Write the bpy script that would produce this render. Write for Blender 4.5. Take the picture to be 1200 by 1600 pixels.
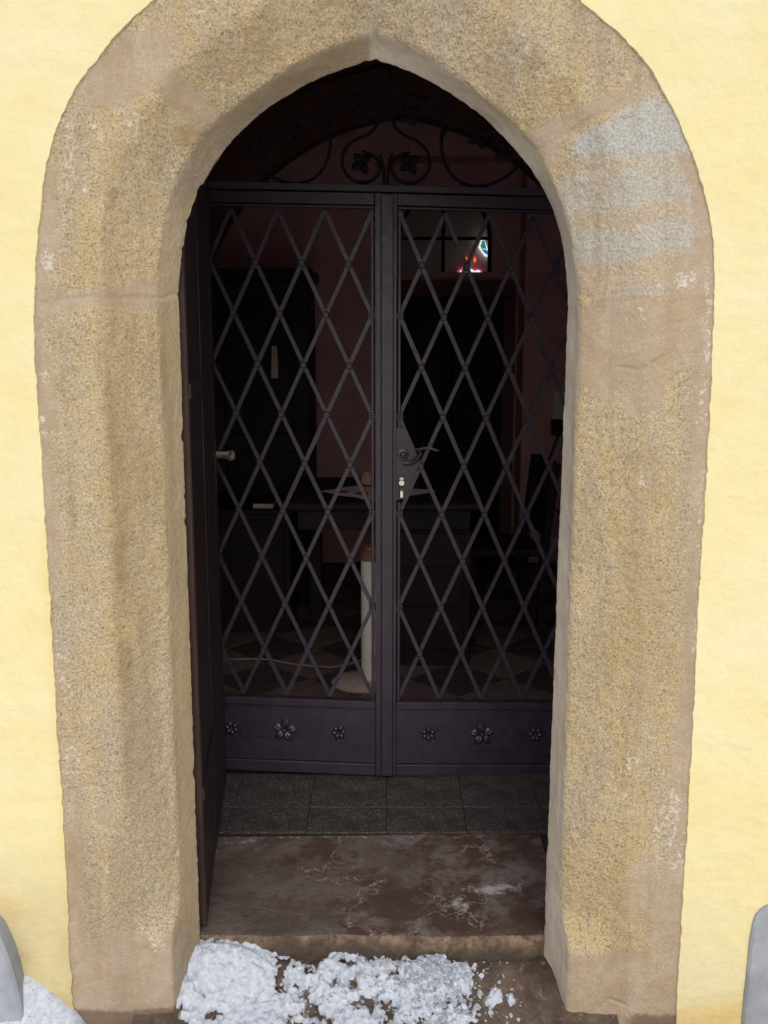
import bpy, math, random
import numpy as np
from mathutils import Vector, Matrix
random.seed(4); R = math.radians
for o in list(bpy.data.objects): bpy.data.objects.remove(o)
S = bpy.context.scene; COL = S.collection

# ------------------------------------------------------------------ camera, sky, sun, exposure
CAM_D, CAM_Z, PITCH, FPX = 2.227, 1.65, R(10.5), 1618.0
cam = bpy.data.cameras.new('camera'); co = bpy.data.objects.new('camera', cam); COL.objects.link(co)
co.location = (0, -CAM_D, CAM_Z); co.rotation_euler = (R(90) - PITCH, 0, 0)
cam.sensor_fit = 'VERTICAL'; cam.sensor_height = 36; cam.sensor_width = 27
cam.lens = FPX / 1600 * 36; cam.clip_start = .02; cam.clip_end = 600
S.camera = co
SUN_EL, SUN_AZ = R(42), R(175)           # azimuth measured from +Y, the sun stands behind the photographer
w = bpy.data.worlds.new('World'); S.world = w; w.use_nodes = True
nt = w.node_tree; bg = nt.nodes['Background']
sky = nt.nodes.new('ShaderNodeTexSky'); sky.sky_type = 'NISHITA'; sky.sun_disc = False
sky.sun_elevation = SUN_EL; sky.sun_rotation = SUN_AZ; sky.dust_density = 6; sky.ozone_density = 1.0; sky.air_density = 1.0
nt.links.new(sky.outputs[0], bg.inputs[0]); bg.inputs[1].default_value = .135
sl = bpy.data.lights.new('sun', 'SUN'); sl.energy = 1.12; sl.angle = R(95); sl.color = (1, 1, .955)
so = bpy.data.objects.new('sun', sl); COL.objects.link(so)
sd = Vector((math.sin(SUN_AZ) * math.cos(SUN_EL), math.cos(SUN_AZ) * math.cos(SUN_EL), math.sin(SUN_EL)))
so.rotation_euler = sd.to_track_quat('Z', 'Y').to_euler()
S.view_settings.view_transform = 'Standard'; S.view_settings.look = 'None'
S.view_settings.exposure = -0.21; S.view_settings.gamma = 1; S.view_settings.use_curve_mapping = False
S.render.engine = 'CYCLES'; S.cycles.use_denoising = True; S.cycles.use_adaptive_sampling = True; S.cycles.adaptive_threshold = .015
S.cycles.max_bounces = 8; S.cycles.diffuse_bounces = 5; S.cycles.glossy_bounces = 2; S.cycles.transmission_bounces = 6

# ------------------------------------------------------------------ helpers
CT, ST = math.cos(PITCH), math.sin(PITCH)
def at(px, py, Y=0.0):
    """a measured point of the photograph, carried to its own depth Y (metres behind the wall face)"""
    v = py - 800; fw = FPX * CT - v * ST; dn = FPX * ST + v * CT; D = Y + CAM_D
    return (px - 600) * D / fw, CAM_Z - D * dn / fw
_perm = {}
def perlin(P, scale=1.0, seed=0):
    if seed not in _perm:
        r = np.random.RandomState(seed); p = r.permutation(256); g = r.normal(size=(256, 3)); g /= np.linalg.norm(g, axis=1)[:, None]
        _perm[seed] = (np.concatenate([p, p]), g)
    p, g = _perm[seed]
    q = np.asarray(P, float) * scale; i = np.floor(q).astype(int); f = q - i; i &= 255
    u = f * f * f * (f * (f * 6 - 15) + 10); out = 0
    for dx in (0, 1):
        for dy in (0, 1):
            for dz in (0, 1):
                h = p[(p[(p[(i[:, 0] + dx) & 255] + i[:, 1] + dy) & 255] + i[:, 2] + dz) & 255]
                d = (g[h] * (f - np.array([dx, dy, dz]))).sum(1)
                out = out + d * (u[:, 0] if dx else 1 - u[:, 0]) * (u[:, 1] if dy else 1 - u[:, 1]) * (u[:, 2] if dz else 1 - u[:, 2])
    return out
def fbm(P, scale, octv=4, seed=0, gain=.5):
    a, o = 1, 0
    for k in range(octv): o = o + a * perlin(P, scale * 2 ** k, seed + k); a *= gain
    return o
def sstep(a, b, x): t = np.clip((x - a) / (b - a), 0, 1); return t * t * (3 - 2 * t)

def link(o, parent=None):
    COL.objects.link(o)
    if parent: o.parent = parent
    return o
def tag(o, label=None, cat=None, group=None, kind=None):
    if label: o['label'] = label
    if cat: o['category'] = cat
    if group: o['group'] = group
    if kind: o['kind'] = kind
    return o
def thing(name, label, cat, loc=(0, 0, 0), rz=0, group=None):
    o = bpy.data.objects.new(name, None); o.empty_display_size = .05; COL.objects.link(o)
    o.location = loc; o.rotation_euler = (0, 0, rz)
    return tag(o, label, cat, group)
def mesh_obj(name, V, F, mt, parent=None, smooth=False):
    me = bpy.data.meshes.new(name); me.from_pydata([tuple(map(float, v)) for v in V], [], F); me.materials.append(mt)
    if smooth: me.shade_smooth()
    me.update(); return link(bpy.data.objects.new(name, me), parent)
def grid_obj(name, P, mt, parent=None, attrs=None, keep=None, flip=False):
    """P: (n, m, 3) points -> quads, shared mesh, with float point attributes"""
    n, m = P.shape[:2]; idx = np.arange(n * m).reshape(n, m)
    q = np.stack([idx[:-1, :-1], idx[1:, :-1], idx[1:, 1:], idx[:-1, 1:]], -1)
    q = q[keep] if keep is not None else q.reshape(-1, 4)
    if flip: q = q[:, ::-1]
    used = np.unique(q); rem = np.zeros(n * m, int); rem[used] = np.arange(len(used)); q = rem[q]
    V = P.reshape(-1, 3)[used]
    me = bpy.data.meshes.new(name)
    me.vertices.add(len(V)); me.vertices.foreach_set('co', V.astype(np.float32).ravel())
    me.loops.add(q.size); me.loops.foreach_set('vertex_index', q.astype(np.int32).ravel())
    me.polygons.add(len(q)); me.polygons.foreach_set('loop_start', np.arange(0, q.size, 4, dtype=np.int32))
    me.polygons.foreach_set('loop_total', np.full(len(q), 4, np.int32))
    me.update(calc_edges=True); me.validate(); me.shade_smooth(); me.materials.append(mt)
    for k, a in (attrs or {}).items():
        at_ = me.attributes.new(k, 'FLOAT', 'POINT'); at_.data.foreach_set('value', a.reshape(-1)[used].astype(np.float32))
    return link(bpy.data.objects.new(name, me), parent)

class MB:
    """collects shapes that become ONE mesh"""
    def __init__(s): s.V = []; s.F = []
    def add(s, V, F):
        b = len(s.V); s.V += [tuple(v) for v in V]; s.F += [tuple(i + b for i in f) for f in F]; return s
    def box(s, x0, x1, y0, y1, z0, z1, bev=0.0):
        if bev <= 0:
            V = [(x, y, z) for z in (z0, z1) for y in (y0, y1) for x in (x0, x1)]
            return s.add(V, [(0, 2, 3, 1), (4, 5, 7, 6), (0, 1, 5, 4), (2, 6, 7, 3), (0, 4, 6, 2), (1, 3, 7, 5)])
        V = []; F = []; lo = (x0, y0, z0); hi = (x1, y1, z1)
        ids = {}
        for sx in (0, 1):
            for sy in (0, 1):
                for sz in (0, 1):
                    c = [(lo, hi)[q][k] for k, q in enumerate((sx, sy, sz))]
                    sg = [1 if q == 0 else -1 for q in (sx, sy, sz)]
                    for a in range(3):
                        p = [c[k] + (0 if k == a else sg[k] * bev) for k in range(3)]
                        ids[(sx, sy, sz, a)] = len(V); V.append(p)
        for a in range(3):
            b, c = (a + 1) % 3, (a + 2) % 3
            for q in (0, 1):
                f = []
                for (i, j) in ((0, 0), (1, 0), (1, 1), (0, 1)):
                    k = [0, 0, 0]; k[a] = q; k[b] = i; k[c] = j; f.append(ids[(*k, a)])
                F.append(f if q else f[::-1])
            for i in (0, 1):
                for j in (0, 1):
                    k0 = [0, 0, 0]; k1 = [0, 0, 0]; k0[b] = k1[b] = i; k0[c] = k1[c] = j; k1[a] = 1
                    F.append([ids[(*k0, b)], ids[(*k1, b)], ids[(*k1, c)], ids[(*k0, c)]])
        for sx in (0, 1):
            for sy in (0, 1):
                for sz in (0, 1): F.append([ids[(sx, sy, sz, a)] for a in range(3)])
        return s.add(V, F)
    def bar(s, p, q, wd, th, up=(0, 1, 0)):
        """flat bar from p to q, wd wide in the plane across `up`, th thick along `up`"""
        p, q, up = Vector(p), Vector(q), Vector(up).normalized(); d = (q - p).normalized(); sd_ = d.cross(up).normalized()
        a, b = sd_ * wd / 2, up * th / 2; c = min(wd, th) * .18
        ring = [(-1, -1), (1, -1), (1, 1), (-1, 1)]
        V = [e + a * i + b * j for e in (p, q) for i, j in ring]
        return s.add(V, [(0, 1, 2, 3), (7, 6, 5, 4)] + [(i, i + 4, (i + 1) % 4 + 4, (i + 1) % 4) for i in range(4)])
    def tube(s, pts, r, n=8, cap=True, flat=None):
        pts = [Vector(p) for p in pts]; rs = r if hasattr(r, '__len__') else [r] * len(pts)
        V = []; F = []; prev = None
        for i, p in enumerate(pts):
            t = (pts[min(i + 1, len(pts) - 1)] - pts[max(i - 1, 0)]).normalized()
            ref = Vector((0, 1, 0)) if flat else (prev or (Vector((0, 0, 1)) if abs(t.z) < .9 else Vector((1, 0, 0))))
            a = t.cross(ref); a = a.normalized() if a.length > 1e-6 else Vector((1, 0, 0)); b = a.cross(t).normalized(); prev = b if not flat else None
            for k in range(n):
                th = 2 * math.pi * k / n
                V.append(p + a * math.cos(th) * rs[i] + b * math.sin(th) * (rs[i] * (flat or 1)))
        for i in range(len(pts) - 1):
            for k in range(n): F.append((i * n + k, i * n + (k + 1) % n, (i + 1) * n + (k + 1) % n, (i + 1) * n + k))
        if cap: F += [tuple(range(n))[::-1], tuple(range((len(pts) - 1) * n, len(pts) * n))]
        return s.add(V, F)
    def lathe(s, prof, c=(0, 0, 0), n=24, axis='z', ang=2 * math.pi):
        V = []; F = []; m = len(prof)
        for k in range(n):
            th = ang * k / n
            for r, h in prof:
                if axis == 'z': V.append((c[0] + r * math.cos(th), c[1] + r * math.sin(th), c[2] + h))
                else: V.append((c[0] + r * math.cos(th), c[1] - h, c[2] + r * math.sin(th)))
        for k in range(n):
            for j in range(m - 1):
                a, b = k * m + j, ((k + 1) % n) * m + j; F.append((a, b, b + 1, a + 1))
        return s.add(V, F)
    def prism(s, poly, y0, y1):
        """polygon in x,z extruded along y"""
        n = len(poly); V = [(x, y0, z) for x, z in poly] + [(x, y1, z) for x, z in poly]
        return s.add(V, [tuple(range(n)), tuple(range(2 * n - 1, n - 1, -1))] + [(i, i + n, (i + 1) % n + n, (i + 1) % n) for i in range(n)])
    def build(s, name, mt, parent=None, smooth=False, xf=None):
        V = [xf(v) for v in s.V] if xf else s.V
        o = mesh_obj(name, V, s.F, mt, parent)
        import bmesh
        bm = bmesh.new(); bm.from_mesh(o.data); bmesh.ops.recalc_face_normals(bm, faces=bm.faces); bm.to_mesh(o.data); bm.free()
        if smooth: o.data.shade_smooth(); o.data.set_sharp_from_angle(angle=R(40))
        return o

# ------------------------------------------------------------------ materials
class M_:
    def __init__(s, name, rough=.8, spec=.3):
        s.m = bpy.data.materials.new(name); s.m.use_nodes = True; s.t = s.m.node_tree; s.n = s.t.nodes; s.l = s.t.links
        s.b = s.n['Principled BSDF']; s.b.inputs['Roughness'].default_value = rough; s.b.inputs['Specular IOR Level'].default_value = spec
        tc = s.n.new('ShaderNodeTexCoord'); s.co = tc.outputs['Object']
    def mapped(s, sc=(1, 1, 1), rot=(0, 0, 0)):
        k = s.n.new('ShaderNodeMapping'); k.inputs['Scale'].default_value = sc; k.inputs['Rotation'].default_value = rot
        s.l.new(s.co, k.inputs[0]); return k.outputs[0]
    def noise(s, scale, detail=4, rough=.55, dist=0, co=None, col=False):
        k = s.n.new('ShaderNodeTexNoise'); s.l.new(co or s.co, k.inputs['Vector'])
        k.inputs['Scale'].default_value = scale; k.inputs['Detail'].default_value = detail
        k.inputs['Roughness'].default_value = rough; k.inputs['Distortion'].default_value = dist
        return k.outputs[1 if col else 0]
    def voro(s, scale, feat='F1', co=None, out=0, rnd=1):
        k = s.n.new('ShaderNodeTexVoronoi'); k.feature = feat; k.inputs['Scale'].default_value = scale
        k.inputs['Randomness'].default_value = rnd
        s.l.new(co or s.co, k.inputs['Vector']); return k.outputs[out]
    def ramp(s, f, *st):
        k = s.n.new('ShaderNodeValToRGB'); e = k.color_ramp.elements
        while len(e) < len(st): e.new(.5)
        for i, (p, c) in enumerate(st):
            e[i].position = p; e[i].color = (c, c, c, 1) if not hasattr(c, '__len__') else (*c, 1)
        s.l.new(f, k.inputs[0]); return k.outputs[0]
    def mix(s, f, a, b, mode='MIX'):
        k = s.n.new('ShaderNodeMix'); k.data_type = 'RGBA'; k.blend_type = mode
        for sock, v in ((k.inputs[0], f), (k.inputs[6], a), (k.inputs[7], b)):
            if hasattr(v, 'is_linked'): s.l.new(v, sock)
            elif hasattr(v, '__len__'): sock.default_value = (*v, 1)
            else: sock.default_value = v if sock == k.inputs[0] else (v, v, v, 1)
        return k.outputs[2]
    def math(s, op, a, b=0, clamp=False):
        k = s.n.new('ShaderNodeMath'); k.operation = op; k.use_clamp = clamp
        for i, v in enumerate((a, b)):
            if hasattr(v, 'is_linked'): s.l.new(v, k.inputs[i])
            else: k.inputs[i].default_value = v
        return k.outputs[0]
    def attr(s, name):
        k = s.n.new('ShaderNodeAttribute'); k.attribute_name = name; return k.outputs['Fac']
    def bump(s, h, dist=.002, strength=1, prev=None):
        k = s.n.new('ShaderNodeBump'); k.inputs['Distance'].default_value = dist; k.inputs['Strength'].default_value = strength
        s.l.new(h, k.inputs['Height'])
        if prev: s.l.new(prev, k.inputs['Normal'])
        return k.outputs[0]
    def done(s, col=None, rough=None, normal=None):
        for v, i in ((col, 'Base Color'), (rough, 'Roughness'), (normal, 'Normal')):
            if v is None: continue
            if hasattr(v, 'is_linked'): s.l.new(v, s.b.inputs[i])
            elif hasattr(v, '__len__'): s.b.inputs[i].default_value = (*v, 1)
            else: s.b.inputs[i].default_value = v
        return s.m

def mat_plaster():
    k = M_('yellow_plaster', .9, .15)
    big = k.noise(3.0, 5, .62, .5); mid = k.noise(12, 4, .6)
    c = k.mix(k.ramp(big, (.34, 0), (.66, 1)), (.720, .650, .350), (.735, .700, .460))
    c = k.mix(k.math('MULTIPLY', k.ramp(mid, (.48, 0), (.72, 1)), .35), c, (.755, .72, .50))
    st = k.math('MULTIPLY', k.attr('stain'), k.ramp(k.noise(22, 4, .6), (.25, .35), (.7, 1)))
    c = k.mix(k.math('MULTIPLY', st, .8), c, (.66, .43, .12))
    c = k.mix(k.math('MULTIPLY', k.attr('foot_tone'), k.ramp(mid, (.3, .45), (.7, 1))), c, (.47, .39, .21))
    sp = k.ramp(k.voro(34), (.012, 1), (.04, 0)); c = k.mix(k.math('MULTIPLY', sp, .5), c, (.35, .27, .14))
    h = k.math('ADD', k.noise(45, 5, .66), k.math('MULTIPLY', k.noise(11, 3, .55, 0, k.mapped((1, 1, 1.8), (0, .5, 0))), 1.2))
    return k.done(c, .92, k.bump(h, .0065, .5))
def mat_stone():
    k = M_('granite_and_mortar', .88, .2)
    big = k.noise(5, 5, .62, .5); mid = k.noise(30, 5, .65)
    g1 = k.noise(210, 3, .6); vc = k.voro(300, out=1); ed = k.math('SUBTRACT', k.noise(85, 5, .72), .5)
    hs = k.n.new('ShaderNodeSeparateColor'); k.l.new(vc, hs.inputs[0]); cell = hs.outputs[0]
    base = k.mix(k.ramp(big, (.36, 0), (.62, 1)), (.440, .345, .190), (.510, .435, .285))
    base = k.mix(k.math('MULTIPLY', k.ramp(mid, (.42, 0), (.66, 1)), .75), base, (.455, .340, .170))
    base = k.mix(k.math('MULTIPLY', k.ramp(mid, (.28, 1), (.46, 0)), .7), base, (.330, .285, .215))
    ash = k.ramp(k.math('ADD', k.noise(4.5, 5, .65, .3, k.mapped((2.2, 1, .55))), k.math('MULTIPLY', k.attr('ash'), .18)), (.48, 0), (.68, .70))
    base = k.mix(ash, base, (.375, .340, .275))
    gr = k.mix(k.ramp(g1, (.30, .72), (.47, 0)), base, (.140, .100, .056))
    gr = k.mix(k.ramp(g1, (.53, 0), (.70, .55)), gr, (.70, .63, .455))
    gr = k.mix(k.ramp(cell, (.84, 0), (.92, .32)), gr, (.56, .53, .46))
    gr = k.mix(k.ramp(cell, (.04, .45), (.09, 0)), gr, (.13, .095, .065))
    fl = k.math('MULTIPLY', k.ramp(k.voro(95), (.08, 1), (.20, 0)), k.ramp(k.noise(20, 3), (.5, 0), (.6, .45)))
    gr = k.mix(fl, gr, (.16, .115, .075))
    gy = k.mix(k.ramp(g1, (.30, 0), (.68, 1)), (.32, .335, .325), (.545, .555, .535))
    gy = k.mix(k.ramp(cell, (.05, .45), (.12, 0)), gy, (.25, .27, .28))
    ry = k.mix(k.ramp(g1, (.32, 0), (.66, 1)), (.36, .27, .165), (.55, .445, .295))
    ru = k.ramp(k.math('ADD', k.attr('rust'), k.math('MULTIPLY', ed, 2.8)), (.10, 0), (1.0, .80))
    c = k.mix(k.ramp(k.math('ADD', k.attr('grey'), k.math('MULTIPLY', ed, 1.8)), (.30, 0), (.80, 1)), gr, k.mix(ru, gy, ry))
    mo = k.mix(k.ramp(k.noise(14, 5, .7, .6), (.36, 0), (.64, 1)), (.360, .285, .200), (.420, .360, .290))
    mo = k.mix(k.ramp(g1, (.32, .30), (.50, 0)), mo, (0.265, 0.208, 0.151))
    mo = k.mix(k.ramp(g1, (.56, 0), (.74, .25)), mo, (0.714, 0.650, 0.517))
    mm = k.ramp(k.math('ADD', k.attr('mortar'), k.math('MULTIPLY', ed, 1.7)), (.28, 0), (.85, 1))
    c = k.mix(k.math('MULTIPLY', mm, .92), c, mo)
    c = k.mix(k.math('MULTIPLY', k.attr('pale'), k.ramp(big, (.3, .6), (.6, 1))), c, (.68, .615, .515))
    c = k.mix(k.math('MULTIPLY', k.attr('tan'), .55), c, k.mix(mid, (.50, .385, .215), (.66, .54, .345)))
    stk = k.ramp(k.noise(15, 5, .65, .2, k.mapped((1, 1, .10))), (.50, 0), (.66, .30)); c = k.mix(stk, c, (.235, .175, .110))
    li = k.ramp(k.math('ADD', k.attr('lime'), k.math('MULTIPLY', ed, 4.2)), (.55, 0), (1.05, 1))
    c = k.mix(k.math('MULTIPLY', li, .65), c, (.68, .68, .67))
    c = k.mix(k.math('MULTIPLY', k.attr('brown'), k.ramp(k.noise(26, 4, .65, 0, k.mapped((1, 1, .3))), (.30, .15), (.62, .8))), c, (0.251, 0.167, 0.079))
    dp = k.ramp(k.math('ADD', k.attr('damp'), k.math('MULTIPLY', ed, 1.0)), (.3, 0), (.75, 1))
    c = k.mix(k.math('MULTIPLY', dp, .75), c, (0.129, 0.081, 0.066))
    inv = k.math('SUBTRACT', 1.0, k.math('MULTIPLY', k.attr('mortar'), .70))
    h = k.math('ADD', k.math('MULTIPLY', k.noise(150, 4, .68), inv), k.math('MULTIPLY', k.noise(32, 4, .65), .7))
    return k.done(c, .9, k.bump(h, .007, .68))
def mat_sill():
    k = M_('worn_sill_stone', .5, .4)
    d = k.noise(7, 6, .68, .2); sp = k.noise(60, 5, .7)
    c = k.mix(k.ramp(d, (.40, 0), (.60, 1)), (.088, .069, .063), (.135, .113, .106))
    c = k.mix(k.ramp(sp, (.36, .5), (.48, 0)), c, (.060, .045, .040))
    f = k.math('ADD', k.noise(4.6, 7, .72, .25), k.math('MULTIPLY', k.attr('rightness'), .13))
    c = k.mix(k.math('MULTIPLY', k.ramp(f, (.55, 0), (.63, 1)), .85), c, (.068, .040, .031))
    f2 = k.math('ADD', k.noise(7.7, 7, .75, .3), k.math('MULTIPLY', k.attr('rightness'), .10))
    c = k.mix(k.ramp(f2, (.58, 0), (.68, .6)), c, (.195, .178, .186))
    c = k.mix(k.ramp(k.noise(15, 7, .75), (.57, 0), (.68, .85)), c, (.034, .022, .019))
    wc = k.n.new('ShaderNodeMix'); wc.data_type = 'VECTOR'; wc.inputs[0].default_value = .22
    k.l.new(k.co, wc.inputs[4]); k.l.new(k.noise(7, 5, .65, 0, None, True), wc.inputs[5])
    cr = k.voro(4.6, 'DISTANCE_TO_EDGE', wc.outputs[1])
    crm = k.math('MULTIPLY', k.ramp(cr, (.003, 1), (.013, 0)), k.ramp(k.noise(4.5, 3), (.48, 0), (.56, 1)))
    c = k.mix(k.math('MULTIPLY', crm, .7), c, (.36, .31, .28))
    fr = k.ramp(k.math('ADD', k.attr('frost'), k.math('MULTIPLY', k.math('SUBTRACT', k.noise(38, 6, .75), .5), 2.4)), (.55, 0), (1.0, .8)); c = k.mix(fr, c, (.46, .47, .50))
    b = k.bump(k.math('ADD', sp, k.math('MULTIPLY', crm, .4)), .005, .5)
    return k.done(c, k.ramp(k.noise(3.1, 4, .6, .6), (.42, .60), (.6, .38)), b)
def mat_terrazzo(name, a, b_, dark):
    k = M_(name, .5, .4); v = k.voro(240, out=1); hs = k.n.new('ShaderNodeSeparateColor'); k.l.new(v, hs.inputs[0])
    c = k.mix(k.ramp(hs.outputs[0], (.2, 0), (.9, 1)), a, b_)
    c = k.mix(k.ramp(hs.outputs[1], (.76, 0), (.9, .6)), c, (.19, .18, .185))
    c = k.mix(k.ramp(k.noise(9, 6, .7), (.42, 0), (.66, .7)), c, dark)
    return k.done(c, k.ramp(k.noise(5, 4), (.4, .42), (.6, .7)), k.bump(k.noise(90, 4), .0015, .4))
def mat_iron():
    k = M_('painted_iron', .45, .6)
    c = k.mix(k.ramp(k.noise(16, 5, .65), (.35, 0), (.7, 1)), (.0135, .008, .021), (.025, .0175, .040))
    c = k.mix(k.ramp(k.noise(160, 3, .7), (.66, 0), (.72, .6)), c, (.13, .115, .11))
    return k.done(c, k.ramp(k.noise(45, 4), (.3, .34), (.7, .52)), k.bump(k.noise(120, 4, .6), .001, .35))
def mat_wood(name, a, b_, rough=.5, grain=(22, 22, 1.1), worn=0):
    k = M_(name, rough, .35); co_ = k.mapped(grain)
    c = k.mix(k.ramp(k.noise(2.2, 6, .65, .6, co_), (.35, 0), (.65, 1)), a, b_)
    if worn:
        c = k.mix(k.math('MULTIPLY', k.ramp(k.noise(3.0, 6, .75, .3, k.mapped((14, 14, .9))), (.60, 0), (.68, 1)), worn), c, (.16, .085, .05))
    return k.done(c, rough, k.bump(k.noise(3, 6, .6, .4, co_), .001, .5))
def mat_plain(name, c, rough=.7, metal=0, var=.25, sc=20, spec=.3):
    k = M_(name, rough, spec); k.b.inputs['Metallic'].default_value = metal
    d = tuple(x * (1 - var) for x in c)
    return k.done(k.mix(k.ramp(k.noise(sc, 4, .6), (.35, 0), (.65, 1)), d, c), rough, k.bump(k.noise(sc * 6, 3), .001, .2))
def mat_snow():
    k = M_('snow', .55, .35)
    n1 = k.noise(70, 6, .7)
    c = k.mix(k.ramp(n1, (.3, 0), (.62, 1)), (.38, .465, .60), (.66, .735, .85))
    gr = k.ramp(k.math('ADD', k.attr('thin'), k.math('MULTIPLY', k.math('SUBTRACT', n1, .5), 2.4)), (.25, 0), (.95, .85))
    c = k.mix(gr, c, (.17, .14, .13))
    c = k.mix(k.ramp(k.voro(48), (.04, .85), (.11, 0)), c, (.12, .095, .08))
    return k.done(c, k.ramp(k.noise(140, 3), (.4, .25), (.65, .7)), k.bump(k.noise(320, 4, .75), .005, .7))
def mat_ground():
    k = M_('damp_earth_paving', .75, .35)
    c = k.mix(k.ramp(k.noise(11, 6, .65, .5), (.36, 0), (.64, 1)), (.050, .036, .028), (.135, .100, .078))
    c = k.mix(k.ramp(k.noise(48, 5, .7), (.56, 0), (.68, .8)), c, (.21, .165, .13))
    c = k.mix(k.ramp(k.noise(190, 3, .6), (.60, 0), (.7, .6)), c, (.022, .016, .013))
    b = k.bump(k.noise(38, 6, .7), .012, .7); return k.done(c, k.ramp(k.noise(9, 4), (.4, .45), (.6, .85)), b)
def mat_riser():
    k = M_('worn_step_face', .7, .35)
    c = k.mix(k.ramp(k.noise(16, 6, .65, .6), (.38, 0), (.62, 1)), (.080, .055, .040), (.235, .180, .125))
    c = k.mix(k.ramp(k.noise(26, 7, .78, .1), (.48, 0), (.60, .9)), c, (.060, .038, .028))
    c = k.mix(k.attr('low'), c, (.055, .042, .034))
    return k.done(c, .75, k.bump(k.noise(60, 6, .7), .007, .8))
def mat_emit(name, c, e):
    k = M_(name, .3, .3); c2 = k.mix(k.ramp(k.noise(40, 3), (.35, 0), (.65, 1)), tuple(x * .6 for x in c), c)
    k.l.new(c2, k.b.inputs['Emission Color']); k.b.inputs['Emission Strength'].default_value = e
    return k.done(c2, .3)
def mat_ice():
    k = M_('ice', .12, .5); k.b.inputs['Transmission Weight'].default_value = .35; k.b.inputs['IOR'].default_value = 1.31
    return k.done(k.mix(k.ramp(k.noise(90, 3), (.4, 0), (.6, 1)), (.46, .53, .64), (.66, .72, .80)), k.ramp(k.noise(60, 3), (.4, .08), (.6, .5)), k.bump(k.noise(150, 3), .003, .4))
PLASTER = mat_plaster(); STONE = mat_stone(); SILL = mat_sill(); IRON = mat_iron(); SNOW = mat_snow(); GROUND = mat_ground(); RISER = mat_riser(); ICE = mat_ice()
YARD = mat_plain('trodden_snow', (.80, .81, .83), .7, 0, .16, 1.5)
TERR = mat_terrazzo('terrazzo', (.028, .025, .028), (.072, .065, .069), (.018, .015, .017))
TILE_L = mat_terrazzo('pale_floor_tile', (.11, .078, .074), (.15, .108, .102), (.075, .052, .05))
TILE_D = mat_terrazzo('dark_floor_tile', (.036, .024, .025), (.052, .036, .036), (.025, .017, .018))
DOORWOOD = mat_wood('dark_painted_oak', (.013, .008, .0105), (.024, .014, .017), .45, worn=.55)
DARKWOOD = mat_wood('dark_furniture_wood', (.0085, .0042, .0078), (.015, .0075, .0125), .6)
SOCLE = mat_plain('grey_socle_paint', (.36, .40, .47), .85, 0, .28, 11)
NAVEWALL = mat_plain('nave_limewash', (.62, .56, .52), .9, 0, .15, 3)
SHADED_IRON = mat_plain('shade_toned_iron', (.012, .0085, .012), .75, 0, .3, 40, .2)  # darker, matte iron: the vault's shade on the scrollwork put into its colour
INWALL = mat_plain('interior_limewash', (.76, .47, .46), .9, 0, .18, 4)
RIBMAT = mat_plain('painted_rib', (.20, .105, .10), .85, 0, .25, 6)
NICKEL = mat_plain('nickel', (.78, .75, .70), .25, 1, .15, 60)
DULL = mat_plain('dull_nickel', (.20, .16, .15), .6, .4, .2, 60)
BRASS = mat_plain('brass', (.36, .24, .11), .4, 1, .2, 60)
PAPER = mat_plain('paper', (.62, .55, .48), .85, 0, .12, 40)
ENAMEL = mat_plain('white_enamel', (.86, .81, .80), .4, 0, .1, 12)
LINEN = mat_plain('white_linen', (.62, .54, .54), .9, 0, .15, 60)
REDPRINT = mat_plain('red_embroidery', (.30, .07, .04), .9, 0, .3, 90)
CERAMIC = mat_plain('glazed_jar', (.48, .33, .19), .3, 0, .3, 30)
RUST = mat_plain('heater_cap', (.34, .17, .10), .5, 0, .3, 40)
CABLE = mat_plain('white_cable', (.27, .24, .23), .5, 0, .1, 30)
BLACK = mat_plain('black_metal', (.02, .018, .02), .5, 0, .2, 40)

# ------------------------------------------------------------------ the portal's curves, measured from the photograph
def crom(P, n):
    P = np.array(P, float); d = np.r_[0, np.cumsum(np.linalg.norm(np.diff(P, axis=0), axis=1) ** .5)]
    E = np.vstack([2 * P[0] - P[1], P, 2 * P[-1] - P[-2]]); e = np.r_[-d[1], d, 2 * d[-1] - d[-2]]
    out = []
    for i in range(1, len(P)):
        t = np.linspace(e[i], e[i + 1], 40, endpoint=False)[:, None]
        p0, p1, p2, p3 = E[i - 1], E[i], E[i + 1], E[i + 2]; t0, t1, t2, t3 = e[i - 1], e[i], e[i + 1], e[i + 2]
        A1 = (t1 - t) / (t1 - t0) * p0 + (t - t0) / (t1 - t0) * p1; A2 = (t2 - t) / (t2 - t1) * p1 + (t - t1) / (t2 - t1) * p2
        A3 = (t3 - t) / (t3 - t2) * p2 + (t - t2) / (t3 - t2) * p3
        B1 = (t2 - t) / (t2 - t0) * A1 + (t - t0) / (t2 - t0) * A2; B2 = (t3 - t) / (t3 - t1) * A2 + (t - t1) / (t3 - t1) * A3
        out.append((t2 - t) / (t2 - t1) * B1 + (t - t1) / (t2 - t1) * B2)
    Q = np.vstack(out + [P[-1:]]); L = np.r_[0, np.cumsum(np.linalg.norm(np.diff(Q, axis=0), axis=1))]
    s = np.linspace(0, L[-1], n); return np.stack([np.interp(s, L, Q[:, 0]), np.interp(s, L, Q[:, 1])], -1)
def mean(P): return P
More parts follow.
